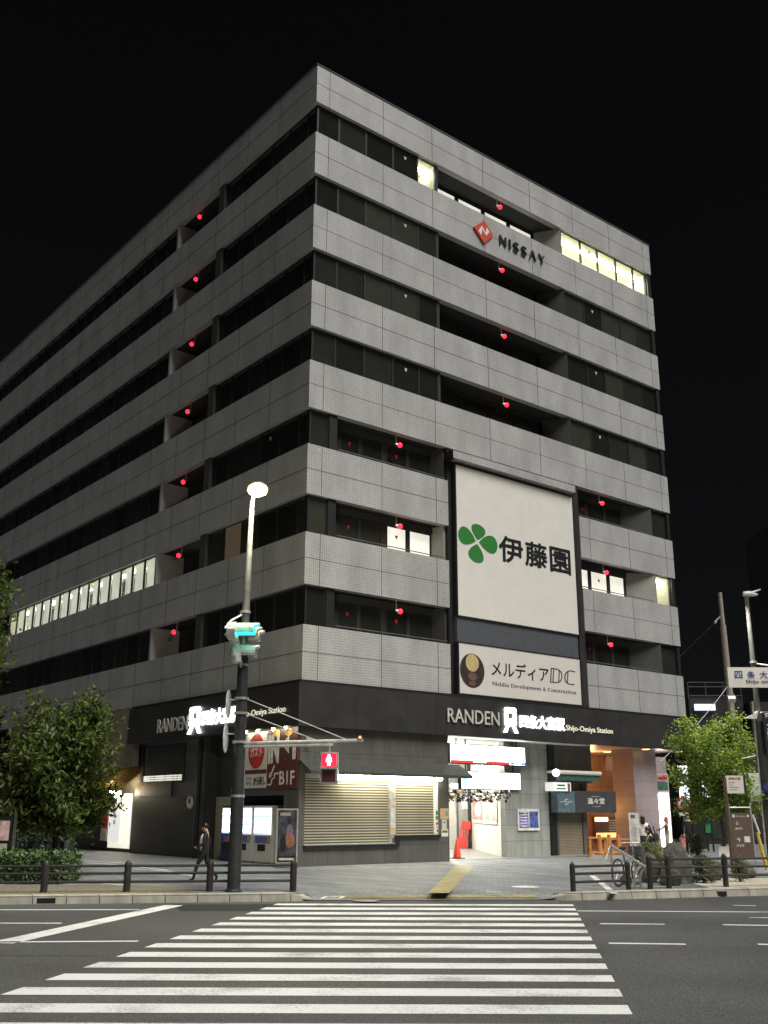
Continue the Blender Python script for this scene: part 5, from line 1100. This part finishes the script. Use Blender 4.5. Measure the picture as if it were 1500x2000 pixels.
mb = MB(); mb.box(-0.18, 0.2, -0.12, 0.2, 0, 0.95); mb.box(-0.16, -0.02, -0.135, -0.12, 0.03, 0.92); mb.build('case', 'signal_grey', t); mb = MB(); mb.tube((0.2, 0, 0.5), (0.4, 0, 0.5), 0.03); mb.build('bracket', 'steel', t); mb = MB(); mb.tube((-0.3, 0, 1.45), (0.45, 0, 1.6), 0.03); mb.build('bracket', 'steel', t)
ub = W(18.6, 55.0)
t = thing('utility_pole', 'bare concrete utility pole behind the bright green tree', 'utility pole', ub, VROT)
mb = MB(); mb.tube((0, 0, 0), (-0.05, 0, 11.6), 0.24, 0.16, 14); mb.tube((-0.05, 0, 11.6), (-0.06, 0, 13.4), 0.125, 0.115, 12); mb.build('pole', 'concrete', t)
mb = MB(); mb.tube((-0.1, 0, 12.1), (-0.45, 0, 11.8), 0.05); mb.ball((-0.45, 0, 11.75), 0.09); mb.tube((-.2, 0, 7.6), (.2, 0, 7.6), .24); mb.build('fittings', 'steel', t)
for i, (p, q, sg, lb) in enumerate(((ub+Vector((0, 0, 12.2)), W(11.5, 75, 5.5), 1.4, 'upper thin cable running from the utility pole down to the left'), (ub+Vector((0, 0, 8.4)), W(13.8, 52, 4.2), 0.4, 'lower thin cable between the utility pole and the building'))):
    mb = MB(); pts = [p.lerp(q, s/14)-Vector((0, 0, sg*4*(s/14)*(1-s/14)*0.5)) for s in range(15)]; mb.path([x_-p for x_ in pts], 0.022, 5); tag(mb.build('overhead_cable', 'pole_grey', loc=p), lb, 'cable')
bs = W(10.75, 33.0)
t = thing('bus_stop_sign', 'brown bus stop post with a small white timetable board', 'bus stop', bs, VROT)
mb = MB(); mb.tube((0, 0, 0), (-0.02, 0, 2.8), 0.06, 0.05); mb.build('post', 'brown_board', t)
mb = MB(); mb.box(0.02, 0.55, -0.06, 0.03, 2.34, 2.88); mb.box(0.55, 0.62, -0.04, 0.03, 2.36, 2.84, 1); mb.build('board', ['white_panel', 'black'], t)
P = Plane((0, -0.06, 0), (1, 0, 0), (0, -1, 0)); mb = MB(); P.text(mb, '四条大宮', 0.1, 0.47, 2.76, 2.83, 0.006, 0, 0.01)
for i in range(4): P.rect(mb, 0.08, 0.08+[0.2, 0.14, 0.32, 0.26][i], 2.66-0.07*i, 2.67-0.07*i, 0.002, 0.006, 1)
mb.build('lettering', ['red_paint', 'ink_grey'], t)
ib = W(11.45, 34.0)
t = thing('information_board', 'brown upright information board with white arrows and pictograms', 'information board', ib, VROT)
mb = MB()
for xx in (-0.34, 0.36): mb.tube((xx, 0, 0), (xx, 0, 2.05), 0.025)
mb.tube((-0.34, 0, 1.92), (0.36, 0, 1.92), 0.02); mb.build('posts', 'steel', t)
mb = MB(); mb.box(-0.31, 0.33, -0.03, 0.03, 0.35, 1.75); mb.build('panel', 'info_brown', t)
P = Plane((0, -0.03, 0), (1, 0, 0), (0, -1, 0)); mb = MB(); P.disc(mb, -0.22, 1.66, 0.05, 0.05, 0.002, 0.006); P.disc(mb, 0.24, 1.66, 0.035, 0.035, 0.002, 0.006); P.text(mb, 'Information', -0.14, 0.16, 1.63, 1.68, 0.006)
P.text(mb, '↓', -0.18, -0.08, 1.38, 1.50, 0.006, 0, 0.02); P.text(mb, '↑', -0.18, -0.06, 0.86, 1.0, 0.006, 0, 0.02); P.text(mb, '嵐電駅', -0.2, 0.04, 1.24, 1.31, 0.006); P.text(mb, '阪急駅', -0.2, 0.04, 0.72, 0.8, 0.006); P.rect(mb, 0.06, 0.24, 0.86, 1.04, 0.002, 0.006); mb.build('lettering', 'cloth_white', t)
t = thing('slanted_sign', 'small white slanted reading board low beside the information board', 'sign', W(12.05, 37.6), VROT)
mb = MB(); mb.tube((0, 0.1, 0), (0, 0.1, 0.4), 0.04); mb.build('post', 'pole_dark', t); mb = MB(); mb.prism([(-0.28, -0.1, 0.28), (0.20, -0.1, 0.28), (0.30, 0.22, 0.62), (-0.16, 0.22, 0.62)], (0, 0.02, -0.03)); mb.build('board', 'white_panel', t)
t = thing('phone_booth', 'glass telephone booth with dark frame behind the ginkgo tree', 'phone booth', W(15.05, 50), VROT)
mb = MB()
for xx in (-0.42, 0.42):
    for yy in (0, 0.8): mb.box(xx-0.035, xx+0.035, yy-0.035, yy+0.035, 0, 2.0)
mb.box(-0.46, 0.46, -0.04, 0.84, 2.0, 2.15); mb.box(-0.42, 0.42, -0.03, 0.03, 0.6, 0.7); mb.build('frame', 'frame', t)
mb = MB(); mb.box(-0.38, 0.38, -0.006, 0.006, 0.7, 2.0); mb.box(-0.38, 0.38, 0.794, 0.806, 0.1, 2.0); mb.build('glass', 'pane_mid', t)
mb = MB(); mb.box(0.1, 0.35, -0.05, -0.01, 0.85, 1.25); mb.build('telephone', 'green_paint', t)
t = thing('no_parking_sign', 'small round road sign with red rim left of the ginkgo tree', 'road sign', W(13.9, 49), VROT)
mb = MB(); mb.tube((0, 0, 0), (0, 0, 2.5), 0.035); mb.build('post', 'pole_grey', t); T = Matrix.Translation((0, -0.05, 2.15)) @ Matrix.Rotation(R_(90), 4, 'X')
mb = MB(); mb.lathe([(0.3, 0), (0.3, 0.015)], 24, mi=0, T=T); mb.lathe([(0.22, 0.0), (0.22, 0.022)], 24, mi=1, T=T); mb.lathe([(0.12, 0.0), (0.12, 0.028)], 16, mi=2, T=T); mb.box(-0.22, 0.22, -0.07, -0.05, 1.62, 1.76, 1); mb.build('disc', ['red_paint', 'cloth_white', 'cloth_grey'], t)
t = thing('marker_post', 'leaning yellow post with a white top right of the information board', 'post', W(12.25, 34.5), VROT)
mb = MB(); mb.tube((0.08, 0, 0.0), (-0.12, 0, 1.15), 0.055, 0.05); mb.build('post', 'yellow_paint', t); mb = MB(); mb.tube((-0.05, 0, 1.1), (-0.22, 0, 1.7), 0.035); mb.build('top', 'cloth_white', t)
wb = atF(1241, 1690, 34.5); wb.z = 0
t = thing('notice_board', 'tall narrow white notice board on two legs beside the seated person', 'notice board', wb, VROT)
mb = MB(); mb.box(-0.12, 0.20, -0.02, 0.02, 0.62, 1.75); mb.build('panel', 'cloth_white', t); mb = MB(); mb.box(-0.10, -0.05, -0.02, 0.02, 0, 0.62); mb.box(0.13, 0.18, -0.02, 0.02, 0, 0.62); mb.build('legs', 'machine_white', t)
P = Plane((0, -0.02, 0), (1, 0, 0), (0, -1, 0)); mb = MB(); P.rect(mb, -0.06, 0.08, 1.58, 1.69, 0.002, 0.006, 0)
for i in range(18): P.rect(mb, -0.08, 0.14-0.03*(i % 3), 0.75+0.042*i, 0.758+0.042*i, 0.002, 0.005, 1)
mb.build('lettering', ['cloth_grey', 'concrete'], t)
# bicycle rack
t = thing('bicycle_rack', 'steel hooped bicycle rack behind the short guard rail', 'bicycle rack', W(6.05, 26.1), VROT)
for dx in (0.0, 0.14):
    mb = MB(); mb.path([Vector((0.05+dx, 0, 0)), Vector((0.04+dx, 0, 0.28)), Vector((0.12+dx, 0, 0.42)), Vector((0.22+dx, 0, 0.5))], 0.03); mb.build('hoop', 'steel', t)
mb = MB(); mb.path([Vector((-0.42, 0.3, 0.98)), Vector((0.34, -0.05, 0.48))], 0.035); mb.build('top_bar', 'steel', t); mb = MB(); mb.tube((-0.42, 0.3, 0), (-0.42, 0.3, 0.98), 0.03); mb.tube((-0.45, 0.25, 0.95), (-0.62, 0.1, 0.6), 0.02); mb.build('leg', 'steel', t)

def bicycle(label, base, rz, tilt=0.0, group='parked bicycles'):
    t = thing('bicycle', label, 'bicycle', base, rz, group); t.rotation_euler = (tilt, 0, rz)
    for xw in (-0.52, 0.52):
        mb = MB(); k = 22
        for i in range(k):
            q0 = 6.2832*i/k; q1 = 6.2832*(i+1)/k; mb.tube((xw+0.31*math.cos(q0), 0, 0.33+0.31*math.sin(q0)), (xw+0.31*math.cos(q1), 0, 0.33+0.31*math.sin(q1)), 0.02, 0.02, 6, caps=False)
            if i % 2 == 0: mb.tube((xw, 0, 0.33), (xw+0.3*math.cos(q0), 0, 0.33+0.3*math.sin(q0)), 0.004, 0.004, 4, 1)
        mb.build('wheel', ['black', 'steel'], t)
    mb = MB(); pts = {'r': (-0.52, 0, 0.33), 'b': (-0.05, 0, 0.32), 's': (-0.2, 0, 0.78), 'h': (0.36, 0, 0.75), 'f': (0.52, 0, 0.33)}
    for e in ('rb', 'rs', 'bs', 'bh', 'sh', 'hf'): mb.tube(pts[e[0]], pts[e[1]], 0.018)
    mb.build('frame', 'pole_grey', t)
    mb = MB(); mb.tube((0.36, 0, 0.75), (0.32, 0, 1.0), 0.015); mb.path([Vector((0.2, -0.27, 1.0)), Vector((0.34, -0.2, 1.02)), Vector((0.34, 0.2, 1.02)), Vector((0.2, 0.27, 1.0))], 0.014); mb.build('handlebar', 'steel', t)
    mb = MB(); mb.tube((-0.2, 0, 0.78), (-0.23, 0, 0.88), 0.014); mb.ball((-0.23, 0, 0.9), 0.13, 0.08, 0.04); mb.build('saddle', 'black', t)
    mb = MB(); mb.box(0.42, 0.68, -0.17, 0.17, 0.72, 0.93); mb.build('basket', 'pole_grey', t)
bicycle('bicycle parked at the far left behind the hedge', W(-10.35, 30.2), VROT+R_(62))
bicycle('bicycle parked behind the hedge by the tree trunk', W(-9.45, 30.4), VROT+R_(75))
bicycle('dark bicycle standing at the rack right of the crosswalk', W(6.15, 27.0), VROT+R_(50))
t = thing('advert_box', 'illuminated pink and cream advert panel cut by the left edge', 'advert', W(-9.95, 28.2), VROT)
mb = MB(); mb.box(-0.6, 0.12, 0, 0.2, 0.0, 1.62); mb.box(0.14, 0.2, 0.02, 0.1, 0, 1.7, 1); mb.build('case', ['black', 'pole_grey'], t); mb = MB(); mb.box(-0.5, 0.05, -0.012, 0, 1.0, 1.5, 0); mb.box(-0.5, 0.03, -0.012, 0, 0.45, 0.92, 1); mb.build('print', ['poster_pink', 'cloth_beige'], t)

# ------------------------------------------------------------------ far buildings and shop lights along the street on the right
t = thing('background_building', 'dark building with a small glowing white sign behind the utility pole', 'building', W(21.9, 70), VROT)
mb = MB(); mb.box(-1.1, 2.6, 0, 12, 0, 9.3); mb.build('wall', 'far_wall', t)
mb = MB()
for zz in (10.3, 10.0, 9.4): mb.tube((-1.1, 0, zz), (2.6, 0, zz), 0.05)
for xx in (-1.1, 0.1, 1.3, 2.5): mb.tube((xx, 0, 9.2), (xx, 0, 10.3), 0.05)
mb.build('roof_railing', 'far_wall_grey', t)
mb = MB(); mb.box(-0.75, 0.6, -0.25, 0, 8.42, 8.82); mb.box(-0.1, -0.08, -0.26, -0.25, 8.42, 8.82, 1); mb.build('lit_sign', ['far_sign', 'black'], t)
t = thing('background_building', 'dark grey building half hidden by the right lamp pole', 'building', W(27.5, 70), VROT)
mb = MB(); mb.box(-2.9, 6, -1, 12, 0, 8.9); mb.build('wall', 'far_wall', t); mb = MB(); mb.box(-2.9, 6, -1.05, -1.0, 6.2, 6.9); mb.build('ledge', 'far_wall_grey', t)
t = thing('background_building', 'tall dim block rising at the right edge of the picture', 'building', W(41.5, 95), VROT)
mb = MB(); mb.box(-2.2, 8, 0, 12, 0, 30); mb.build('wall', 'far_wall', t)
t = thing('background_building', 'dark shopfront row at street level behind the trees on the right', 'building', W(21.0, 62), VROT)
mb = MB(); mb.box(-2.2, 9, 0, 6, 0, 5.2); mb.build('wall', 'far_wall', t); mb = MB()
for x0_, x1_, z0_, z1_ in ((-1.9, -1.2, 0.3, 2.2), (-0.6, 0.4, 0.4, 2.3), (1.2, 2.4, 0.4, 2.2), (3.2, 4.0, 0.5, 2.1)): mb.box(x0_, x1_, -0.03, 0, z0_, z1_)
mb.build('shop_window', 'pane_blind', t)
t2 = thing('lit_shop_sign', 'narrow vertical pale blue lit sign seen left of the ginkgo leaves', 'sign', W(14.9, 52, 3.1), VROT)
mb = MB(); mb.box(-0.22, 0.22, 0, 0.2, -1.0, 0.9); mb.build('case', 'far_sign', t2)
t2 = thing('lit_shop_sign', 'thin white lit sign glimpsed through the ginkgo leaves', 'sign', W(16.6, 54, 2.6), VROT)
mb = MB(); mb.box(-0.16, 0.16, 0, 0.2, -0.4, 2.6); mb.build('case', 'far_sign', t2)
# left: dark neighbouring building beyond the trees
t = thing('background_building', 'very dark low building behind the left street tree', 'building', W(-24, 62), VROT)
mb = MB(); mb.box(-12, 5, 0, 8, 0, 6); mb.build('wall', 'far_wall', t); mb = MB()
for x0_ in (0.2, 2.2): mb.box(x0_, x0_+0.8, -0.03, 0, 2.4, 2.9)
mb.build('lit_sign', 'awning_glow', t)

# ------------------------------------------------------------------ people
def person(label, loc, rz, J, cols, hair=None, long_hair=False, h=1.65, extra=None):
    """J: joints (x right, y forward, z up, for a 1.65 m body); cols: material per region"""
    s = h/1.65; t = thing('person', label, 'person', loc, rz)
    D = dict(pel=(0, 0, .92), sp=(0, 0, 1.08), ch=(0, 0, 1.27), nk=(0, 0, 1.41), hd=(0, .02, 1.50), tp=(0, .02, 1.58),
             lsh=(-.17, 0, 1.34), lel=(-.22, -.02, 1.07), lwr=(-.22, .06, .84), lhd=(-.22, .08, .77), rsh=(.17, 0, 1.34), rel=(.22, -.02, 1.07), rwr=(.22, .06, .84), rhd=(.22, .08, .77),
             lhp=(-.09, 0, .86), lkn=(-.10, .02, .48), lan=(-.10, -.02, .08), lto=(-.11, .14, .03), rhp=(.09, 0, .86), rkn=(.10, .02, .48), ran=(.10, -.02, .08), rto=(.11, .14, .03))
    D.update(J)
    rad = dict(pel=(.15, .11), sp=(.13, .10), ch=(.155, .105), nk=(.052, .052), hd=(.076, .09), tp=(.066, .08), sh=(.062, .062), el=(.045, .045), wr=(.03, .03), hd2=(.036, .02), hp=(.09, .09), kn=(.062, .062), an=(.045, .045), to=(.038, .03))
    E_ = [('pel', 'sp', 'top'), ('sp', 'ch', 'top'), ('ch', 'nk', 'skin'), ('nk', 'hd', 'skin'), ('hd', 'tp', 'skin')]
    for q in 'lr': E_ += [('ch', q+'sh', 'top'), (q+'sh', q+'el', 'sleeve'), (q+'el', q+'wr', 'sleeve'), (q+'wr', q+'hd', 'skin'), ('pel', q+'hp', 'leg'), (q+'hp', q+'kn', 'leg'), (q+'kn', q+'an', 'shin'), (q+'an', q+'to', 'shoe')]
    keys = list(D); pos = {k: Vector(D[k])*s for k in keys}
    fing = []
    for q in 'lr':                                                     # five curled fingers at each hand
        hd = pos[q+'hd']; dv_ = (hd-pos[q+'wr']).normalized(); sd = dv_.orthogonal().normalized(); up_ = dv_.cross(sd)
        for i, (o_, ln) in enumerate(((-.026, .055), (-.009, .068), (.009, .064), (.026, .05))):
            a_ = hd+sd*o_+dv_*0.01; b_ = a_+dv_*ln*0.6; c_ = b_+dv_*ln*0.3+up_*ln*0.4; fing.append((q+'hd', a_, b_, c_))
        fing.append((q+'hd', hd+sd*-.035-dv_*0.03, hd+sd*-.06, hd+sd*-.062+dv_*0.03))
    me = bpy.data.meshes.new('body'); vs = [pos[k] for k in keys]; es = [(keys.index(a_), keys.index(b_)) for a_, b_, _ in E_]
    rr = []
    for k in keys: rr.append(rad[k] if k in rad else rad['hd2' if k[1:] == 'hd' else k[1:]])
    segs = [(pos[a_], pos[b_], c_) for a_, b_, c_ in E_]
    for hk, a_, b_, c_ in fing:
        i = len(vs); vs += [a_, b_, c_]; rr += [(.010, .010), (.009, .009), (.008, .008)]; es += [(keys.index(hk), i), (i, i+1), (i+1, i+2)]; segs.append((a_, c_, 'skin'))
    hdv = pos['hd']; i = len(vs); vs.append(hdv+Vector((0, .105*s, -.01))); rr.append((.012, .012)); es.append((keys.index('hd'), i))
    me.from_pydata([tuple(v) for v in vs], es, []); o = bpy.data.objects.new('body', me); COL.objects.link(o)
    m_ = o.modifiers.new('s', 'SKIN'); m_.use_smooth_shade = True
    for k, d_ in enumerate(me.skin_vertices[0].data): d_.radius = (rr[k][0]*s, rr[k][1]*s); d_.use_root = (k == 0)
    o.modifiers.new('u', 'SUBSURF').levels = 1
    bpy.context.view_layer.update()
    m2 = bpy.data.meshes.new_from_object(o.evaluated_get(bpy.context.evaluated_depsgraph_get())); bpy.data.objects.remove(o)
    reg = ['skin', 'top', 'sleeve', 'leg', 'shin', 'shoe']; m2.materials.clear()
    for r_ in reg: m2.materials.append(M['skin' if r_ == 'skin' else cols[r_]])
    for p in m2.polygons:
        c_ = p.center; best = None
        for a_, b_, g in segs:
            ab = b_-a_; q = max(0, min(1, (c_-a_).dot(ab)/max(1e-9, ab.length_squared))); dd = (c_-a_-ab*q).length
            if best is None or dd < best[0]: best = (dd, g)
        p.material_index = reg.index(best[1]); p.use_smooth = True
    b = bpy.data.objects.new('body', m2); COL.objects.link(b); b.parent = t
    hp = (pos['hd']+pos['tp'])/2
    if hair:
        mb = MB(); mb.ball(hp+Vector((0, -.018*s, .03*s)), .088*s, .10*s, .10*s, n=14)
        for v in mb.v:
            if v.y-hp.y > 0.045*s and v.z < hp.z+0.035*s: v.y = hp.y+0.03*s
            if not long_hair and v.z < hp.z-0.02*s: v.z = hp.z-0.02*s
        if long_hair: mb.ball(hp+Vector((0, -.05*s, -.07*s)), .09*s, .065*s, .15*s, n=12)
        mb.build('hair', hair, t, smooth=True)
    mb = MB()
    for sx in (-1, 1): mb.ball(pos['hd']+Vector((sx*.03*s, .088*s, .025*s)), .010*s, n=8)
    mb.build('eyes', 'ink', t)
    mb = MB()
    for sx in (-1, 1): mb.ball(pos['hd']+Vector((sx*.078*s, 0, .01*s)), .012*s, .022*s, .03*s, n=8)
    mb.build('ears', 'skin', t)
    if extra: extra(t, s, pos)
    return t
black = dict(top='cloth_black', sleeve='cloth_black', leg='cloth_black', shin='cloth_black', shoe='cloth_black')
def shirt(t, s, pos):
    mb = MB(); mb.ball((-.02*s, .085*s, 1.10*s), .105*s, .095*s, .25*s, n=14); mb.build('shirt', 'cloth_white', t, smooth=True)
pw = W(-4.58, 27.6)
person('person in an open black jacket over a white shirt walking left behind the rail', pw, VROT+R_(90), dict(
    hd=(0, .05, 1.50), tp=(0, .06, 1.58), lkn=(-.10, .20, .50), lan=(-.10, .30, .10), lto=(-.10, .44, .06), rkn=(.10, -.06, .47), ran=(.10, -.36, .17), rto=(.10, -.32, .05),
    lel=(-.24, .02, 1.08), lwr=(-.18, .22, .98), lhd=(-.12, .27, .97), rel=(.23, -.08, 1.08), rwr=(.22, .04, .86), rhd=(.22, .06, .79)), black, 'hair', h=1.46, extra=shirt)
def skirt(t, s, pos):
    mb = MB(); mb.lathe([(0.15*s, 0.98*s), (0.2*s, 0.8*s), (0.25*s, 0.2*s), (0.24*s, 0.18*s)], 16); mb.build('skirt', 'cloth_black', t)
person('person with a white top and long dark skirt seen from behind', W(9.12, 37.3), VROT+R_(-10), dict(rel=(.27, 0, 1.12), rwr=(.33, .02, .9), rhd=(.35, .03, .84)), dict(top='cloth_white', sleeve='cloth_black', leg='cloth_black', shin='cloth_black', shoe='cloth_black'), 'hair', True, extra=skirt)
bagp = W(9.52, 37.2)
mb = MB(); mb.ball((0, 0, 0), 0.16, 0.09, 0.22, n=12); mb.tube((0, 0, 0.18), (-0.12, 0, 0.42), 0.02); tag(mb.build('handbag', 'cloth_black', loc=bagp+Vector((0, 0, 0.88))), 'black bag hanging at the side of the person in the white top', 'bag')
seat = W(8.75, 35.9)
t = thing('bench', 'low dark bench under the seated person', 'bench', seat, VROT)
mb = MB(); mb.box(-0.25, 0.55, -0.25, 0.25, 0.38, 0.44); mb.build('seat', 'wood', t)
for sx in (-0.2, 0.5):
    mb = MB(); mb.box(sx-0.04, sx+0.04, -0.2, 0.2, 0, 0.38); mb.build('leg', 'pole_dark', t)
person('person in a beige top sitting on a low bench with legs stretched left', seat+HR*0.1, VROT+R_(90), dict(
    pel=(0, -.05, .55), sp=(0, -.10, .72), ch=(0, -.14, .92), nk=(0, -.12, 1.06), hd=(0, -.06, 1.14), tp=(0, -.04, 1.22), lsh=(-.17, -.14, .99), rsh=(.17, -.14, .99), lel=(-.22, .02, .76), lwr=(-.16, .22, .66), lhd=(-.13, .28, .65), rel=(.22, .02, .76), rwr=(.16, .22, .66), rhd=(.13, .28, .65),
    lhp=(-.09, 0, .52), lkn=(-.12, .40, .54), lan=(-.12, .52, .10), lto=(-.12, .66, .05), rhp=(.09, 0, .52), rkn=(.12, .38, .55), ran=(.12, .60, .12), rto=(.12, .74, .07)), dict(top='cloth_beige', sleeve='cloth_black', leg='cloth_grey', shin='skin', shoe='cloth_white'), 'hair', True)
person('person with bright red hair in an olive jacket reaching toward the glowing booth', W(11.15, 41.8), VROT+R_(70), dict(lel=(-.20, .18, 1.18), lwr=(-.16, .40, 1.12), lhd=(-.15, .46, 1.12)), dict(top='cloth_olive', sleeve='cloth_olive', leg='cloth_beige', shin='cloth_olive', shoe='cloth_black'), 'hair_red', True, h=1.6)
person('person in dark clothes standing right of the glowing booth', W(13.55, 47.2), VROT+R_(180), dict(), black, 'hair', h=1.7)
mb = MB(); mb.box(-0.14, 0.14, -0.06, 0.06, 0, 0.4); mb.path([Vector((-0.1, 0, 0.4)), Vector((0, 0, 0.52)), Vector((0.1, 0, 0.4))], 0.01); tag(mb.build('shopping_bag', 'poster_red', loc=W(13.22, 47.1, 0.30)), 'red and white shopping bag held by the person in dark clothes', 'bag')
print('windows as parts', nwin)
